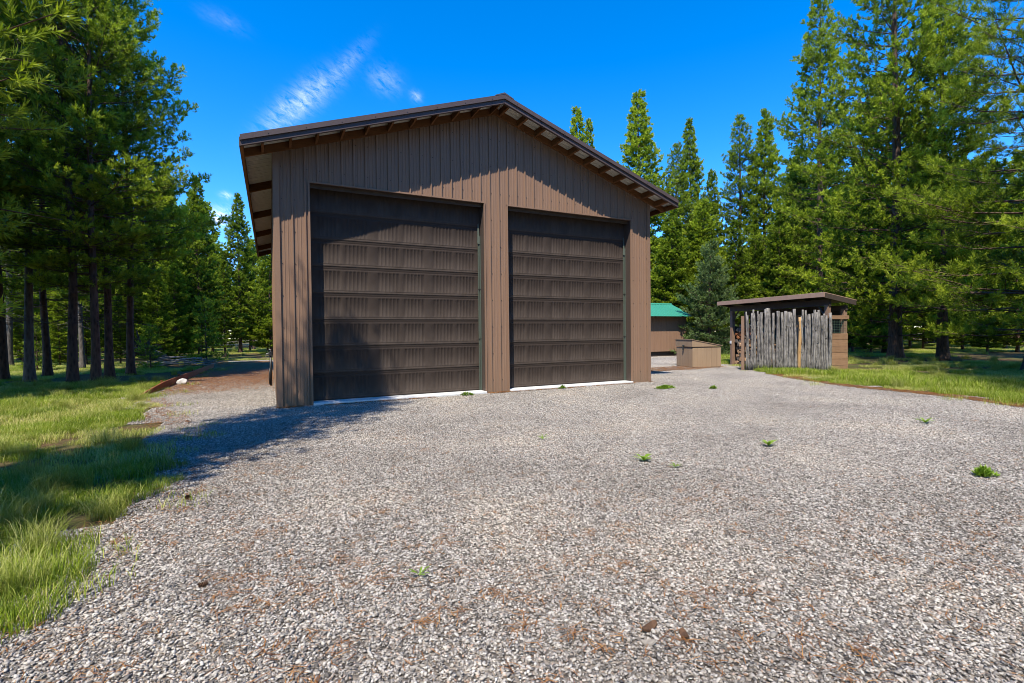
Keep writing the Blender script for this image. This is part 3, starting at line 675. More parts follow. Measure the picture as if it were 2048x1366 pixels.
for s in (0, 1):
    for k in range(5):
        a, b = -.25+(GW+.5)*k/5, -.25+(GW+.5)*(k+1)/5; mb = MB()
        y0, y1 = (-.38, 1.45) if s == 0 else (1.45, GD+.38)
        mb.hexa([(a+.002, y0, gz(y0)), (b-.002, y0, gz(y0)), (b-.002, y1, gz(y1)), (a+.002, y1, gz(y1))], [(a+.002, y0, gz(y0)+.012), (b-.002, y0, gz(y0)+.012), (b-.002, y1, gz(y1)+.012), (a+.002, y1, gz(y1)+.012)])
        for q in range(4):
            c = a+.04+(b-a)*q/4; mb.hexa([(c, y0, gz(y0)+.012), (c+.03, y0, gz(y0)+.012), (c+.03, y1, gz(y1)+.012), (c, y1, gz(y1)+.012)], [(c+.008, y0, gz(y0)+.03), (c+.022, y0, gz(y0)+.03), (c+.022, y1, gz(y1)+.03), (c+.008, y1, gz(y1)+.03)])
        mb.build('roof_panel', MT['green_roof'], gs)
MB().hexa([(-.25, 1.32, gz(1.32)+.03), (GW+.25, 1.32, gz(1.32)+.03), (GW+.25, 1.58, gz(1.58)+.03), (-.25, 1.58, gz(1.58)+.03)], [(-.25, 1.40, gz(1.45)+.055), (GW+.25, 1.40, gz(1.45)+.055), (GW+.25, 1.50, gz(1.45)+.055), (-.25, 1.50, gz(1.45)+.055)]).build('ridge_cap', MT['green_roof'], gs)

# ------------------------------------------------------------------ trees
def needles_mesh(name, P, D, Ls, tint, rs, n, nl, nw, spread=(.5, 1.15), back=.25):
    """P shoot bases, D unit shoot directions, Ls shoot lengths -> n slender blades around each shoot"""
    m = len(P); 
    t = rs.uniform(0, 1, (m, n)); t[:, 0] = 1
    A = np.where(np.abs(D[:, 2:3]) < .9, np.array([[0, 0, 1.]]), np.array([[1., 0, 0]]))
    E1 = np.cross(D, A); E1 /= np.linalg.norm(E1, axis=1, keepdims=True); E2 = np.cross(D, E1)
    q = rs.uniform(0, 2*PI, (m, n)); al = rs.uniform(spread[0], spread[1], (m, n))*(1-.45*t)
    rad = E1[:, None]*np.cos(q)[..., None]+E2[:, None]*np.sin(q)[..., None]
    nd = D[:, None]*np.cos(al)[..., None]+rad*np.sin(al)[..., None]
    ln = nl*rs.uniform(.7, 1.2, (m, n))
    base = P[:, None]+D[:, None]*(t*Ls[:, None])[..., None]
    tip = base+nd*ln[..., None]
    sd = np.cross(nd, rs.normal(0, 1, (m, n, 3))); sd /= np.linalg.norm(sd, axis=2, keepdims=True)+1e-9
    w_ = nw*rs.uniform(.7, 1.3, (m, n))[..., None]/2
    mid = base+nd*(ln*.35)[..., None]
    V = np.stack([base, mid+sd*w_, tip, mid-sd*w_], 2).reshape(-1, 3)
    F = np.arange(m*n*4).reshape(-1, 4)
    tn = np.repeat(np.clip(tint[:, None]+rs.uniform(-.12, .12, (m, n)), 0, 1), 4)
    me = tri_mesh(name, V, F, {'tint': tn}); return me
def conifer(seed, H, cb, R, tr, n=9, nl=.2, nw=.055, dz=.34, whorl=5, sub=.16, shoot=.13, power=.8, droop=0.0, mat='pine_needles', barkm='bark', lean=(0, 0), low=.6, dead=18, cover=.22, width_jit=.35, topd=1.0, cap=.42, lowk=2.6, clus=0):
    rs = np.random.RandomState(seed); tb = MB()
    wob = rs.uniform(0, 6, 2)
    def axis(z): return np.array([lean[0]*z/H+.06*math.sin(wob[0]+z*.5)*min(1, z/3), lean[1]*z/H+.06*math.sin(wob[1]+z*.4)*min(1, z/3), z])
    def rad(z): return max(.012, tr*(1-z/H)**.85*(1+.55*math.exp(-z/.35)))
    zs = [0, .12, .3, .7]+list(np.linspace(1.3, H*.98, 13)); tb.tube([axis(z) for z in zs], [rad(z) for z in zs], 9)
    SP, SD, SLn, ST = [], [], [], []
    z = cb*H
    az = rs.uniform(0, 6)
    while z < H-.12:
        t = (z-cb*H)/(H-cb*H)
        env = R*((1-t)**power)*min(1, low+lowk*t)
        lump = 1+width_jit*math.sin(wob[0]*3+z*1.9)*.4; env = min(env, .06+cap*(H-z))
        nb = whorl if t < .8 else 4
        for k in range(nb):
            az += 2.399+rs.uniform(-.4, .4)
            L = env*rs.uniform(.58, 1.22)*lump+.14
            if rs.rand() < .12: L *= .4
            el = (-.14-droop+.75*t+rs.uniform(-.12, .12))
            d = np.array([math.cos(az)*math.cos(el), math.sin(az)*math.cos(el), math.sin(el)])
            b0 = axis(z+rs.uniform(-.1, .1)); up = (.22+.16*t)*L
            S = lambda s: b0+d*L*s+np.array([0, 0, 1.])*up*s*s-np.array([0, 0, droop*.25*L])*math.sin(PI*s)
            r0 = min(.03, .005+.008*L)*(1 if L > .5 else .6)
            tb.tube([S(0), S(.5), S(1.0)], [r0, r0*.6, .004], 4, False)
            s = cover*rs.uniform(.7, 1.3)
            side = 1
            while s < 1.0:
                side = -side
                bd = d+np.array([0, 0, 2*up*s/L]); bd /= np.linalg.norm(bd)
                la = np.cross(bd, [0, 0, 1.]); la /= np.linalg.norm(la)+1e-9
                aa = rs.uniform(.55, 1.15)
                sdv = bd*math.cos(aa)+la*side*math.sin(aa)+np.array([0, 0, rs.uniform(-.05, .32)]); sdv /= np.linalg.norm(sdv)
                sl = (.42*L*(1-s)+.10+.10*rs.rand())
                m_ = max(1, int(sl/shoot)); q = (.34+.66*(np.arange(m_)+.7)/m_)*sl
                pb = S(s)
                if sl > .35: tb.tube([pb, pb+sdv*sl], [.008, .003], 3, False)
                P = pb+sdv*q[:, None]+rs.normal(0, .03, (m_, 3))
                D = sdv*.8+rs.normal(0, .34, (m_, 3))+np.array([0, 0, .62]); D /= np.linalg.norm(D, axis=1, keepdims=True)
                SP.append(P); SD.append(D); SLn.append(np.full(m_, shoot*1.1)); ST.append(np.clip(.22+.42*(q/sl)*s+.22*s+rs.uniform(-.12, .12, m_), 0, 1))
                if clus:
                    P = pb+sdv*sl+rs.normal(0, .05, (clus, 3)); D = sdv*.5+rs.normal(0, .55, (clus, 3))+np.array([0, 0, .75]); D /= np.linalg.norm(D, axis=1, keepdims=True)
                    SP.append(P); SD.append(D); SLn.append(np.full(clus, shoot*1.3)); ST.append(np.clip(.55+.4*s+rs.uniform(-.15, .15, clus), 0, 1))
                s += sub/L*rs.uniform(.75, 1.25)/(topd if t > .45 else 1)
            m_ = max(2, int(L*(1-cover)*.8/shoot)); q = np.linspace(cover+.15, 1.0, m_); P = np.array([S(a_) for a_ in q])+rs.normal(0, .02, (m_, 3))
            D = d+rs.normal(0, .45, (m_, 3))+np.array([0, 0, .45]); D /= np.linalg.norm(D, axis=1, keepdims=True)
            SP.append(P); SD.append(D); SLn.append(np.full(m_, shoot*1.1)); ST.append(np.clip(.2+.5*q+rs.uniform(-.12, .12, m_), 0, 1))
            P = S(1.0)[None]; D = (d+np.array([0, 0, .6+t])); D = (D/np.linalg.norm(D))[None]
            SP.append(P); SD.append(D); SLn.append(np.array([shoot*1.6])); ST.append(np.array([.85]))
        z += dz*rs.uniform(.75, 1.25)*(1 if t < .7 else .75)/(topd if t > .45 else 1)
    # leader
    ld = 14; zz = np.linspace(H-.9, H, ld); SP.append(np.array([axis(a) for a in zz])); D = rs.normal(0, .5, (ld, 3))+[0, 0, 1.2]; SD.append(D/np.linalg.norm(D, axis=1, keepdims=True)); SLn.append(np.full(ld, .1)); ST.append(np.full(ld, .6))
    for k in range(dead):       # bare lower twigs
        z = rs.uniform(.12*H, max(cb*H, .2*H)+1.5); a = rs.uniform(0, 6.28); L = rs.uniform(.4, 1.3); b0 = axis(z); dd = np.array([math.cos(a), math.sin(a), rs.uniform(-.35, .1)])
        tb.tube([b0, b0+dd*L*.6, b0+dd*L+np.array([0, 0, -.08])], [.012, .008, .003], 3, False)
    P = np.concatenate(SP); D = np.concatenate(SD); Ls = np.concatenate(SLn); T = np.concatenate(ST)
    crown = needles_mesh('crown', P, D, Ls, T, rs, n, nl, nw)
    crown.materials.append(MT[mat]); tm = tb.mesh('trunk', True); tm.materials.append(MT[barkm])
    return tm, crown, H
KINDS = {}
def kind(name, *a, **k): KINDS[name] = conifer(*a, **k)
kind('far1', 1, 16, .06, 2.9, .15, n=9, nl=.20, nw=.088, dz=.42, sub=.14, shoot=.13, cover=.28)
kind('far2', 2, 16, .10, 2.5, .14, n=9, nl=.20, nw=.088, dz=.42, power=.95, sub=.14, shoot=.13, cover=.28)
kind('far3', 3, 16, .22, 2.9, .15, n=9, nl=.20, nw=.088, dz=.44, power=.75, sub=.14, shoot=.13, cover=.3)
kind('slim', 4, 20, .10, 3.2, .19, n=9, nl=.18, nw=.070, dz=.44, power=1.0, sub=.20, shoot=.13, cover=.28, clus=3)
kind('slim2', 5, 20, .16, 3.0, .20, n=9, nl=.18, nw=.070, dz=.48, power=1.0, sub=.20, shoot=.13, cover=.3, clus=3)
kind('broad', 6, 22, .05, 5.0, .28, n=13, nl=.135, nw=.040, dz=.56, sub=.24, shoot=.15, power=.72, whorl=6, low=.8, cover=.34, clus=4)
kind('mid', 7, 22, .16, 3.5, .24, n=13, nl=.135, nw=.040, dz=.48, sub=.20, shoot=.14, power=.75, cover=.32, clus=4)
kind('stand1', 8, 15, .24, 2.6, .118, n=15, nl=.115, nw=.023, dz=.48, sub=.15, shoot=.11, power=.7, dead=40, cover=.38, clus=3)
kind('stand2', 9, 15, .19, 2.5, .12, n=15, nl=.115, nw=.023, dz=.48, sub=.15, shoot=.11, power=.75, dead=40, cover=.38, clus=3)
kind('near', 10, 12.1, .12, 2.05, .16, n=24, nl=.085, nw=.0095, dz=.38, whorl=5, sub=.12, shoot=.095, power=.6, low=.4, lowk=1.3, dead=6, cover=.3, topd=1.8, cap=.33, lean=(-.75, .1))
kind('near2', 12, 13, .07, 3.1, .2, n=23, nl=.10, nw=.0115, dz=.42, whorl=5, sub=.20, shoot=.13, power=.6, low=.8, dead=0, cover=.3, clus=4)
kind('spruce', 13, 6.4, .03, 2.0, .10, n=9, nl=.11, nw=.038, dz=.24, whorl=6, sub=.09, shoot=.09, power=.85, droop=.16, mat='spruce_needles', dead=0, low=.9)
kind('sapling', 14, 3.2, .05, .75, .035, n=12, nl=.10, nw=.020, dz=.30, whorl=5, sub=.12, shoot=.09, power=.8, dead=0, low=.9)
if __name__ == '__main__': print('TRIS', sum(2*len(m_.polygons) for m_ in bpy.data.meshes), {k: 2*len(v[1].polygons) for k, v in KINDS.items()})
TREES = 0
def tree(kd, x, y, H, label, group=None, name='pine_tree', rz=None, wide=1.0, barkm=None):
    tm, cr, h0 = KINDS[kd]; s = H/h0
    root = empty(name, (x, y, 0), rnd.uniform(0, 6.28) if rz is None else rz); root.scale = (s*wide, s*wide, s)
    t = mobj('trunk', tm, None, root); mobj('crown', cr, None, root)
    if barkm: t.material_slots[0].link = 'OBJECT'; t.material_slots[0].material = MT[barkm]
    return tag(root, label, 'tree', group)
# left stand
tree('near', -3.33, -5.22, 12.6, 'nearest pine, its dark needle sprays hanging in at the top left', rz=0.0)
tree('near2', -4.6, -9.9, 5.6, 'short pine beside the drive, casting the shadow in the bottom left corner', rz=2.0, wide=.75)
GL = 'tall pines of the stand left of the garage'
tree('stand1', -7.49, 10.12, 15.5, 'pine with pale flared trunk, left of the dark straight trunks', GL, barkm='bark_grey')
tree('stand2', -6.16, 9.09, 15.8, 'pine with the thickest dark trunk behind the sunlit lawn', GL, rz=.5)
tree('stand1', -5.49, 8.65, 15.0, 'pine with reddish trunk just right of the thickest trunk', GL, rz=3.9)
tree('stand2', -5.59, 10.47, 15.2, 'dark-trunked pine between the reddish trunk and the root ball', GL, rz=2.5)
tree('stand1', -5.32, 11.94, 15.3, 'pine at the right end of the left stand, outlined against the sky', GL, rz=5.2)
tree('stand2', -12.0, 21.5, 17, 'leaning pale-barked pine at the far left edge', GL, barkm='bark_grey')
tree('stand2', -8.2, 17.5, 15, 'thin grey-barked pine behind the dark straight trunks', GL, wide=.8, barkm='bark_grey')
tree('slim', -4.4, 23.0, 10.6, 'mid-size pine behind the left stand, its top just under the clouds', rz=1.2)
tree('slim', -2.95, 35.5, 13.0, 'pointed pine standing alone in the sky gap left of the eave', rz=2.2, wide=1.15)
tree('far1', -0.7, 30.2, 9.6, 'bushy pine touching the left wall of the garage', rz=.4, wide=1.2)
tree('sapling', -3.57, 18.0, 3.3, 'bright green young pine at the edge of the path', name='pine_sapling', rz=.3)
tree('sapling', -5.2, 14.6, 1.9, 'small dark young pine near the fallen branches', name='pine_sapling', wide=1.2)
tree('sapling', -9.6, 17.2, 2.4, 'thin young pine among the left trunks', name='pine_sapling')
tree('stand1', -8.6, 11.5, 15.5, 'pine with trunk cut by the left edge of the picture', GL, rz=2.2)
tree('stand2', -7.9, 12.8, 14.5, 'pine just behind the pale flared trunk', GL, rz=4.4)
GO = 'trees beside and behind the viewpoint'
for k, (x, y) in enumerate(((-14, -17), (-10, -24), (-5, -22), (-1, -27), (3, -23), (7, -27), (11, -22), (15, -25), (19, -20), (23, -17), (24, -11), (-17, -10), (-16, -3), (-20, 0), (28, -14), (15.2, -10.6), (18.6, -8.6), (-8, -30), (14, -31), (1, -33))):  # out-of-view pines, added to cut sky fill; some shade the right verge
    tree(('far1', 'far3')[k % 2], x+.5*math.sin(k*5), y+.5*math.cos(k*3), 16.5+2*math.sin(k*1.7), 'unseen pine of the wood behind the viewpoint, added to cut the light', GO, wide=1.25)
for x, y, H, kd in ((-8.2, -9.9, 18, 'far2'), (-9.3, 6.9, 19, 'far2'), (-8.7, 4.3, 18, 'far2'), (-10.4, 4.6, 15, 'far3'), (-12.8, 6.5, 16, 'far1'), (-12.0, 1.5, 13, 'far2'), (-15.5, 5.0, 16, 'far3')):
    tree(kd, x, y, H, 'pine left of the view, shading the left stand', GO)
# right side
tree('slim', 24.8, 27.4, 22.0, 'left one of the two pine tops just above the roof slope', rz=.2)
tree('slim2', 26.4, 27.7, 21.3, 'right, thinner one of the two pine tops just above the roof slope', rz=1.1, wide=.7)
tree('slim', 27.9, 22.5, 21.9, 'tall pointed pine directly right of the roof slope', rz=2.6, wide=1.25)
tree('mid', 30.8, 21.1, 17.4, 'shorter pine of the pair between the roof and the sky gap', rz=3.1)
tree('slim', 34.9, 23.5, 21.3, 'taller, narrow pine of the pair beside the sky gap', rz=4.0, wide=.9)
tree('far2', 35.9, 21.9, 16.0, 'lower pine at the left edge of the sky gap', rz=1.7)
tree('far3', 30.0, 17.6, 11.5, 'bushy pine filling in behind the green-roofed shed', rz=.9, wide=1.3)
tree('far1', 26.2, 17.0, 10.5, 'bushy pine just beside the right wall of the garage', rz=2.9, wide=1.3)
tree('mid', 38.2, 20.7, 21.0, 'sparse-topped pine right of the sky gap', rz=5.0, wide=1.05)
tree('slim', 39.3, 19.0, 21.1, 'pine with slender dark trunk behind the woodshed roof, left end', rz=.6, wide=1.05)
tree('mid', 32.7, 10.1, 23.8, 'tall pine with thick dark trunk rising behind the woodshed', rz=1.4)
tree('broad', 24.8, 1.9, 21.0, 'broadest bright green pine, towering right of the woodshed', rz=.8)
tree('mid', 25.4, .38, 16.5, 'pine with dark trunk right of the broadest pine', rz=3.3, wide=1.15)
tree('far3', 30.2, 4.9, 15.5, 'pine with shaded trunk just behind the woodshed side boards', rz=4.1, wide=1.2)
tree('near2', 13.0, -8.7, 13.5, 'nearest pine at the right edge, shading the verge', rz=1.9, wide=.85)
tree('near2', 20.4, -4.0, 17.5, 'large pine right of the broadest pine, its branches reaching into view', rz=.5, wide=1.0)
tree('mid', 29.0, -3.4, 17.0, 'pine with shaded trunk near the right edge', rz=2.0)
tree('spruce', 20.9, 8.9, 6.1, 'dense bluish green spruce between the green shed and the woodshed', name='spruce_tree', rz=.3)
tree('far1', 37.5, 14.6, 15.8, 'mid-height pine behind the tall trunk by the woodshed', rz=3.6)
# background wood
rb = random.Random(21); nb = 0
for px in range(-260, 2330, 37):
    for row in range(2):
        d = rb.uniform(44, 62)+row*18
        x_ = px+rb.uniform(-16, 16)
        if 560 < x_ < 1185: continue
        r_ = np.array(_f)+np.array(_r2)*((x_-1024)/FPX); r_ = r_/1.0
        P = CAM+r_*d
        lim = 470 if 430 < x_ < 560 else 460 if 1185 <= x_ < 1560 else 330 if x_ < 430 else 260
        top_y = rb.uniform(lim, lim+110); H = 1.37+(668-top_y)*d/FPX
        tree(rb.choice(['far1', 'far2', 'far3']), P[0], P[1], min(H, 21), 'distant pine in the wood behind the left stand' if x_ < 560 else 'distant pine in the wood behind the sheds', 'distant pines left' if x_ < 560 else 'distant pines right', wide=rb.uniform(.95, 1.3)); nb += 1
for px, d, H in ((45, 25, 4.2), (118, 24, 3.2), (172, 26, 4.6), (240, 24, 3.6), (318, 24, 4.4), (352, 26, 5.2), (15, 34, 11), (70, 40, 9), (140, 28, 7), (205, 44, 9), (265, 30, 7.5), (290, 42, 10), (330, 36, 9), (385, 33, 7), (425, 42, 8), (500, 44, 8), (535, 40, 7.5), (-20, 30, 9), (40, 30, 12), (110, 36, 13), (175, 33, 10), (235, 38, 12), (310, 30, 8.5), (350, 27, 7.5), (450, 33, 6.5), (-60, 26, 12)):
    r_ = np.array(_f)+np.array(_r2)*((px-1024)/FPX); P = CAM+r_*d
    tree(rb.choice(['far1', 'far2']), P[0], P[1], H, 'low-branched pine in the gap between the left trunks', 'pines filling the left stand', wide=1.25)
for px, d, H in ((1742, 27, 5.2), (1768, 31, 6.5), (1846, 32, 5.6), (1925, 30, 6.2), (1975, 27, 4.6), (2035, 27, 6.5), (1705, 30, 6), (1310, 40, 9), (1400, 38, 9), (1510, 40, 10), (1610, 38, 10), (1655, 44, 11), (1730, 33, 8), (1780, 40, 9), (1820, 34, 8), (1880, 36, 9), (1920, 42, 10), (1990, 40, 9), (2010, 31, 8), (2045, 38, 10), (2090, 33, 9), (1330, 36, 8), (1470, 34, 9), (1560, 33, 9.5), (1700, 36, 11), (1850, 40, 12), (1950, 36, 11), (2030, 34, 11)):
    r_ = np.array(_f)+np.array(_r2)*((px-1024)/FPX); P = CAM+r_*d
    tree(rb.choice(['far1', 'far2']), P[0], P[1], H, 'low-branched pine in the undergrowth behind the woodshed', 'pines filling the right wood', wide=1.3)

# ------------------------------------------------------------------ grass
def blades(rs, n, P, H, lean, W, curl=1.0, seg=3, tint=None):
    a = rs.uniform(0, 2*PI, n); dx, dy = np.cos(a), np.sin(a); side = np.stack([-dy, dx, np.zeros(n)], 1)
    V = np.zeros((n, 2*seg+1, 3)); 
    for i in range(seg):
        t = i/seg; h = H*(t-curl*.22*t*t); o = lean*H*t*t
        c = np.c_[P[:, 0]+dx*o, P[:, 1]+dy*o, h]; w_ = (W*(1-.55*t)/2)[:, None]
        V[:, 2*i] = c-side*w_; V[:, 2*i+1] = c+side*w_
    o = lean*H; V[:, 2*seg] = np.c_[P[:, 0]+dx*o, P[:, 1]+dy*o, H*(1-curl*.25-.25*np.clip(lean-.5, 0, 1))]
    F = []
    for i in range(seg-1): F += [(2*i, 2*i+1, 2*i+3), (2*i, 2*i+3, 2*i+2)]
    F.append((2*seg-2, 2*seg-1, 2*seg)); F = np.array(F)
    FF = (F[None]+(np.arange(n)*(2*seg+1))[:, None, None]).reshape(-1, 3)
    return V.reshape(-1, 3), FF, np.repeat(tint, 2*seg+1)
def grass_patch(seed, n, h, size=.9, w_=.0048, straw=.2):
    rs = np.random.RandomState(seed); P = rs.uniform(-size/2, size/2, (n, 2)); H = h*rs.uniform(.45, 1.15, n); t = np.clip(rs.normal(.34, .14, n), 0, 1); t[rs.rand(n) < straw] = rs.uniform(.8, 1)
    V, F, T = blades(rs, n, P, H, rs.uniform(.1, .8, n), np.full(n, w_), tint=t); return tri_mesh('grass_patch', V, F, {'tint': T})
def bunch(seed, n, h, base=.17, w_=.0034):
    rs = np.random.RandomState(seed); q = rs.uniform(0, 6.28, n); r = base*np.sqrt(rs.rand(n))*(1+.5*np.sin(q*2+seed)); P = np.c_[r*np.cos(q), r*np.sin(q)]; H = h*rs.beta(2.2, 1.8, n)*1.35; t = np.clip(rs.normal(.40, .16, n), 0, 1); t[rs.rand(n) < .22] = rs.uniform(.75, 1)
    V, F, T = blades(rs, n, P, H, rs.uniform(.05, 1.0, n), np.full(n, w_), 1.1, 4, t); return tri_mesh('grass_clump', V, F, {'tint': T})
gp = [mobj('grass_patch', grass_patch(60+k, 1700, .22, straw=.16), MT['grass_blades'], link=False) for k in range(3)]
gp += [mobj('grass_patch', grass_patch(70+k, 1100, .15, w_=.0055, straw=.62), MT['grass_blades'], link=False) for k in range(2)]
gb = [mobj('grass_clump', bunch(80+k, 560, .40), MT['bunch_blades'], link=False) for k in range(3)]
gx, gy = np.meshgrid(np.arange(-60, 62, .55), np.arange(-9.5, 62, .55)); GP = np.c_[gx.ravel(), gy.ravel()]+rs.uniform(-.25, .25, (gx.size, 2))
ins = inside(GP); ed_ = np.full(len(GP), 9.0); nearm = in_view(GP, 300, 30); ed_[nearm] = edge_dist(GP[nearm])
base = in_view(GP, 200, 58) & ~ins
obst = ((GP[:, 0] > -.9) & (GP[:, 0] < 8.8) & (GP[:, 1] > -.3) & (GP[:, 1] < 12.5)) | ((GP[:, 0] > 16.2) & (GP[:, 0] < 20.6) & (GP[:, 1] > 9.7) & (GP[:, 1] < 13.2))
lx = (GP-np.array([15.22, -.76]))@np.array([.148, .989]); ly = (GP-np.array([15.22, -.76]))@np.array([.989, -.148]); obst |= (lx > -.3) & (lx < 4.5) & (ly > -.2) & (ly < 3.2)
base &= ~obst
nz = vnoise(GP, .22)*.6+vnoise(GP+31, .7)*.4
lawn = (GP[:, 0] < -1) & (GP[:, 1] < 6.6+1.2*vnoise(GP+2, .8)) | ((GP[:, 0] > 8) & (ed_ < 3.2))
bare = vnoise(GP+57, 1.3)*.6+vnoise(GP+91, 2.9)*.4
keep = base & ((lawn & (bare > .15)) | (~lawn & (nz > .53))) & (ed_ > .03+.28*vnoise(GP+3, 1.1)**2)
Pk = GP[keep]; lk = lawn[keep]; nk = len(Pk)
vi = np.where(lk, rs.randint(0, 3, nk), rs.randint(2, 5, nk)); dry = vnoise(Pk+17, .8)*.65+vnoise(Pk+5, 2.1)*.35; dm = (dry > .55) | (rs.rand(nk) < .10); vi[dm] = 3+rs.randint(0, 2, int(dm.sum()))
sc_ = rs.uniform(.42, .85, nk)*(.70+.65*vnoise(Pk+41, .9)); ek = ed_[keep]; sc_ *= np.clip(.55+ek*1.2, .55, 1)
right = (Pk[:, 0] > 8) & (ek < 3.2); sc_[right] *= 1.4; gr = right & (ek > .7) & (rs.rand(nk) < .6); vi[gr] = rs.randint(0, 3, int(gr.sum()))
# stray sparse tufts running out into the gravel
th = [mobj('grass_patch', grass_patch(90+k, 70, .13, size=.4, w_=.005, straw=.3), MT['grass_blades'], link=False) for k in range(3)]
gp += th
cand = GP[nearm]; cand = np.repeat(cand, 4, 0)+rs.uniform(-.3, .3, (len(cand)*4, 2)); ins2 = inside(cand); e2 = edge_dist(cand)
kk = ins2 & (e2 < .65) & (rs.rand(len(cand)) < .42*np.exp(-e2*4)) & ~((cand[:, 1] > -.3) & (cand[:, 0] > -1.2) & (cand[:, 0] < 9.2)) & ~((cand[:, 0] > 12) & (cand[:, 1] > 1.0))
xp = cand[kk]; Pk = np.concatenate([Pk, xp]); vi = np.concatenate([vi, 5+rs.randint(0, 3, len(xp))]); sc_ = np.concatenate([sc_, rs.uniform(.6, 1.2, len(xp))]); nk = len(Pk)
scatter('grass', gp, Pk, np.zeros(nk), vi, rs.uniform(0, 6.28, nk), sc_, label='green and straw-coloured grass on the open ground and forest floor', cat='grass')
# feathery bunchgrass
cand = GP[base & (ed_ > .25)]; cn = vnoise(cand+7, .5); cl_ = (cand[:, 0] < -1) & (cand[:, 1] < 9) | ((cand[:, 0] > 9) & (cand[:, 1] < 6) & (cand[:, 0] < 24))
pk = cand[(cl_ & (rs.rand(len(cand)) < .34*(cn > .38)+.08)) | (~cl_ & (rs.rand(len(cand)) < .05))]
nk = len(pk)
scatter('bunchgrass', gb, pk, np.zeros(nk), rs.randint(0, 3, nk), rs.uniform(0, 6.28, nk), rs.uniform(.42, .85, nk), label='pale feathery bunchgrass tufts scattered through the grass', cat='grass')
GC = 'bunchgrass clumps along the drive edge'
for x, y, s, l in ((-1.98, -6.75, .7, 'pale bunchgrass clump spilling over the drive edge at the lower left'), (-2.05, -6.15, .72, 'second sunlit bunchgrass clump up from the lower left corner'), (-1.86, -5.55, .6, 'green bunchgrass clump at the corner of the tree shadow'), (-2.5, -5.6, .9, 'shaded bunchgrass clump at the left edge'), (-2.4, -4.6, .9, 'shaded bunchgrass clump in the middle of the tree shadow')):
    o = mobj('grass_clump', gb[rnd.randrange(3)].data, None); o.location = (x, y, 0); o.scale = (s,)*3; o.rotation_euler = (0, 0, rnd.uniform(0, 6)); tag(o, l, 'grass clump', GC)

# ------------------------------------------------------------------ weeds in the gravel
def rosette(seed, n, L, w_, up=.6):
    r = random.Random(seed); V = []; F = []; T = []
    for k in range(n):
        a = k*2.4+r.uniform(-.3, .3); l = L*r.uniform(.7, 1.15); e = up*r.uniform(.5, 1.2); b = len(V)
        ca, sa = math.cos(a), math.sin(a)
        for i, (t, ww) in enumerate(((0, .25), (.35, .8), (.7, 1.0), (1.0, .1))):
            rr = l*t*math.cos(e*(1-.5*t)); z = .008+l*t*math.sin(e)*(1-.35*t)
            for s in (-1, 1): V.append((ca*rr-sa*s*w_*ww/2, sa*rr+ca*s*w_*ww/2, z+(.15*w_*ww))); T.append(r.uniform(.3, .8))
            V.append((ca*rr, sa*rr, z)); T.append(.5)
        for i in range(3): F += [(b+3*i, b+3*i+2, b+3*i+5, b+3*i+3), (b+3*i+2, b+3*i+1, b+3*i+4, b+3*i+5)]
    return tri_mesh('leaves', V, F, {'tint': T})
def weed(seed, x, y, n, L, w_, label, up=.7):
    o = mobj('weed', rosette(seed, n, L, w_, up), MT['weed_leaf']); o.location = (x, y, .012); return tag(o, label, 'weed')
weed(1, 2.75, -6.27, 9, .11, .03, 'bright green leafy weed in the middle of the gravel, nearest one', 1.0)
weed(2, 4.46, -6.46, 10, .12, .032, 'upright green leafy weed right of the middle of the gravel', 1.1)
weed(3, 7.66, -6.60, 8, .12, .035, 'lone yellow-green leafy weed toward the right verge', .9)
weed(4, 2.86, -6.60, 6, .08, .018, 'small dull weed beside the nearest leafy weed', .8)
weed(5, 2.34, -4.87, 7, .10, .014, 'thin grassy weed in front of the left door', 1.1)
weed(6, 0.0, -7.55, 6, .07, .012, 'tiny green sprout in the foreground gravel', 1.0)
def mat_weed(seed, x, y, rx, ry, n, label):
    r = np.random.RandomState(seed); V, F, T = [], [], []; b = 0
    for k in range(n):
        q = r.uniform(0, 6.28); rr = math.sqrt(r.rand())*(.62+.38*math.sin(q*3+seed)*math.cos(q*2-seed)+.15*r.rand()); cx, cy_ = rr*rx*math.cos(q), rr*ry*math.sin(q); v, f, t = [], [], []
        for j in range(5):
            a = r.uniform(0, 6.28); l = r.uniform(.02, .05); z = .012+r.uniform(0, .075)*(1.2-rr); ca, sa = math.cos(a), math.sin(a); ww = .008
            V += [(cx, cy_, z*.6), (cx+ca*l*.6-sa*ww, cy_+sa*l*.6+ca*ww, z), (cx+ca*l, cy_+sa*l, z+r.uniform(0, .03)), (cx+ca*l*.6+sa*ww, cy_+sa*l*.6-ca*ww, z)]; T += [r.uniform(.2, .8)]*4; F.append((b, b+1, b+2, b+3)); b += 4
    o = mobj('mat_weed', tri_mesh('mat_weed', V, F, {'tint': T}), MT['weed_leaf']); o.location = (x, y, .008); return tag(o, label, 'weed')
mat_weed(1, 5.09, -8.15, .12, .07, 90, 'low green weed mat in the gravel near the right edge')
mat_weed(2, 7.69, -1.45, .34, .17, 190, 'low green weed mat in front of the right door')
mat_weed(3, 8.55, -2.1, .11, .07, 45, 'small weed mat right of the mat before the right door')
mat_weed(4, 3.1, -.22, .18, .05, 55, 'weeds along the sill of the left door')
mat_weed(5, 5.6, -.2, .12, .04, 30, 'dry yellow weeds at the sill of the right door')

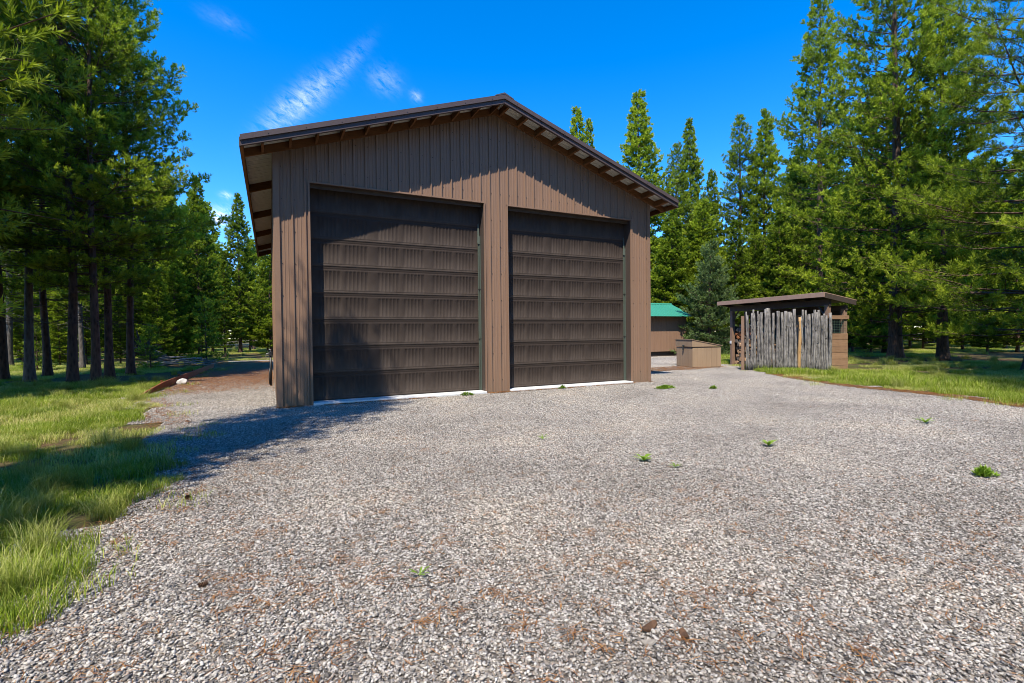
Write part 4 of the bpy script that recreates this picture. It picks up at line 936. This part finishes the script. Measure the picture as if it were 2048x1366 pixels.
# ------------------------------------------------------------------ fallen needles (uncountable) on the gravel
def litter(name, P, rs, L=.075, W=.0032, zlo=.014, zhi=.026):
    n = len(P); a = rs.uniform(0, PI, n); l = L*rs.uniform(.6, 1.1, n); bend = rs.normal(0, .12, n)*l; z = rs.uniform(zlo, zhi, n)
    d = np.c_[np.cos(a), np.sin(a)]; s = np.c_[-d[:, 1], d[:, 0]]
    p0 = np.c_[P-d*l[:, None]/2, z]; p2 = np.c_[P+d*l[:, None]/2, z+rs.uniform(-.004, .008, n)]; p1 = np.c_[P+s*bend[:, None], z+.004]; w_ = np.c_[s*W/2, np.zeros(n)]
    V = np.stack([p0-w_, p0+w_, p1+w_, p1-w_, p2+w_*.4, p2-w_*.4], 1).reshape(-1, 3); i = np.arange(n)[:, None]*6
    F = np.concatenate([i+[[0, 3, 2, 1]], i+[[3, 5, 4, 2]]])
    return tri_mesh(name, V, F, {'tint': np.repeat(np.clip(rs.beta(2, 2, n), 0, 1), 6)})
n0 = 150000
# more of it near the camera; drawn per square metre over the visible drive
P = np.c_[rs.uniform(-3, 9, n0), rs.uniform(-9.6, 2, n0)]
den = np.clip((vnoise(P, 2.3)*.4+vnoise(P+13, 8.0)*.6-.44)*2.2, .06, .7)*np.clip(.95-(P[:, 1]+9)*.09, .12, 1)*np.clip(1.05-(P[:, 0])*.07, .35, 1)
P = P[(rs.rand(n0) < den) & inside(P) & (P[:, 1] < -.05)]
Q = []
pw = np.clip(1.4-(P[:, 0]+1.5)*.16, .25, 1.4)*np.clip(1.2-(P[:, 1]+9)*.12, .2, 1.2); P = P[rs.rand(len(P)) < .62*pw/pw.max()+.05]; pw = np.clip(1.4-(P[:, 0]+1.5)*.16, .25, 1.4)*np.clip(1.2-(P[:, 1]+9)*.12, .2, 1.2); cc = P[rs.choice(len(P), 560, p=pw/pw.sum())]
for c in cc: Q.append(c+rs.normal(0, rs.uniform(.02, .06), (5, 2))*[1.3, .8])
P = np.concatenate([P]+Q)
# drifts: path left of the garage, foot of the walls, strip before the bin, right verge
def drift(n, x0, x1, y0, y1): return np.c_[rs.uniform(x0, x1, n), rs.uniform(y0, y1, n)]
R1 = drift(34000, -3.2, -.65, 3.2, 19.5); R1 = R1[rs.rand(len(R1)) < np.clip((R1[:, 1]-3.6)/3+vnoise(R1, .9)*.5-.2, .04, 1)]
R2 = drift(1800, XL-.05, XR, -.16, -.02); R2 = R2[vnoise(R2, 2.2) > .45]
R3 = drift(14000, 9.0, 14.6, 1.4, 5.2); q = np.abs((R3[:, 1]-3.1)-.02*(R3[:, 0]-11)); R3 = R3[(q < .55+.35*vnoise(R3, 1.1)) & inside(R3)]
R4 = drift(60000, 8.5, 14, -9, 0); e4 = edge_dist(R4); R4 = R4[(e4 < .28*vnoise(R4, .8)+.10)]
R5 = drift(9000, -3.6, -1.4, -8, 3); e5 = edge_dist(R5); R5 = R5[(e5 < .45*vnoise(R5, 1.1)) & (rs.rand(len(R5)) < .5)]
allP = np.concatenate([P, R1, R2, R3, R4, R5]); far = np.hypot(allP[:, 0]-CAM[0], allP[:, 1]-CAM[1])
isP = np.arange(len(allP)) < len(P); nearP, farP = allP[far < 9], allP[(far >= 9) & (~isP | (rs.rand(len(allP)) < .12))]
o = mobj('fallen_needles', litter('fallen_needles', nearP, rs), MT['dry_needles']); tag(o, 'orange fallen pine needles strewn over the foreground gravel', 'pine needles', None, 'stuff')
o = mobj('needle_drifts', litter('needle_drifts', farP, rs, .12, .012), MT['dry_needles']); tag(o, 'orange drifts of pine needles along the path, bin and verge', 'pine needles', None, 'stuff')

# ------------------------------------------------------------------ cones, bark, dead wood
def cone_mesh(seed):
    r = random.Random(seed); mb = MB(); L = .055
    mb.tube([(0, 0, 0), (.3*L, 0, 0), (.7*L, 0, 0), (L, 0, 0)], [.008, .014, .011, .003], 7)
    for k in range(34):
        t = k/34; a = k*2.4; rr = .012+.014*math.sin(PI*min(1, t*.8+.15)); x_ = L*t; ca, sa = math.cos(a), math.sin(a)
        e = Vector((x_+.006, ca*rr, sa*rr)); b = Vector((x_, ca*.006, sa*.006)); s = Vector((0, -sa, ca))*.007
        mb.poly([b-s, b+s, e+s*.9, e+Vector((.003, 0, 0)), e-s*.9], [(0, 1, 2, 3, 4)])
    return mb.mesh('pine_cone')
for k, (x, y, l) in enumerate(((-1.38, -5.33, 'pine cone at the edge of the tree shadow'), (-1.05, -7.10, 'pine cone in the needle litter at the lower left'))):
    o = mobj('pine_cone', cone_mesh(k), MT['cone_brown']); o.location = (x, y, .024); o.scale = (.8,)*3; o.rotation_euler = (0, .1, rnd.uniform(0, 6)); tag(o, l, 'pine cone')
def chip(seed, L, W):
    r = np.random.RandomState(seed); n = 9; a = np.linspace(0, 2*PI, n, endpoint=False); rr = 1+r.uniform(-.25, .25, n)
    T = [(L/2*rr[i]*math.cos(a[i]), W/2*rr[i]*math.sin(a[i]), .012+.010*math.cos(a[i]*2)) for i in range(n)]; B = [(x_, y_, z_-.009) for x_, y_, z_ in T]
    return MB().poly(T+B, [tuple(range(n)), tuple(range(2*n-1, n-1, -1))]+[(i, n+i, n+(i+1) % n, (i+1) % n) for i in range(n)]).mesh('bark_chip')
for k, (x, y, L, W, rz, mt_, l) in enumerate(((.80, -8.50, .11, .035, .3, 'cone_brown', 'curled bark flake at the bottom of the picture'), (.90, -8.62, .075, .045, 1.1, 'cone_brown', 'dark brown bark flake beside the curled one'), (.72, -8.58, .09, .03, 2.3, 'dead_wood', 'pale splinter of wood beside the curled bark flake'))):
    o = mobj('bark_flake', chip(k, L, W), MT[mt_]); o.location = (x, y, .012); o.rotation_euler = (.12, .08, rz); tag(o, l, 'bark')
rw = tag(empty('root_ball', (-5.9, 16.6, 0)), 'upturned grey root ball of a fallen tree behind the left trunks', 'tree stump')
mb = MB(); r = random.Random(5)
for k in range(30):
    a, e = r.uniform(0, 6.28), r.uniform(-.7, 1.2); L = r.uniform(.35, .85); d = Vector((math.cos(a)*math.cos(e), .5*math.sin(a)*math.cos(e), math.sin(e)+.25)); p0 = Vector((r.uniform(-.2, .2), 0, .75))
    p1 = p0+d*L*.5+Vector((r.uniform(-.1, .1), r.uniform(-.1, .1), r.uniform(-.1, .1))); p2 = p0+d*L; p2.z = max(p2.z, .02); p1.z = max(p1.z, .05); mb.tube([p0, p1, p2], [.10, .055, .018], 6)
mb.build('roots', MT['bark'], rw); MB().tube([(0, 0, .75), (.3, 1.2, .5), (.5, 3.0, .28)], [.30, .25, .20], 10).build('fallen_trunk', MT['bark_grey'], rw, True)
bp = tag(empty('brush_pile', (-4.1, 17.4, 0)), 'pile of dead grey branches at the edge of the path', 'brush pile')
for k in range(34):
    a = r.uniform(-.5, .5)+(PI if r.random() < .5 else 0); L = r.uniform(.7, 1.9); c = Vector((r.uniform(-1.6, 1.1), r.uniform(-.8, .8), r.uniform(.04, .42))); d = Vector((math.cos(a), math.sin(a), r.uniform(-.18, .22)))
    p = [c-d*L/2, c+Vector((r.uniform(-.06, .06), r.uniform(-.06, .06), r.uniform(-.03, .08))), c+d*L/2]
    for q in p: q.z = max(q.z, .015)
    MB().tube(p, [.028*r.uniform(.5, 1.2), .02, .007], 5).build('branch', MT['dead_wood'], bp)
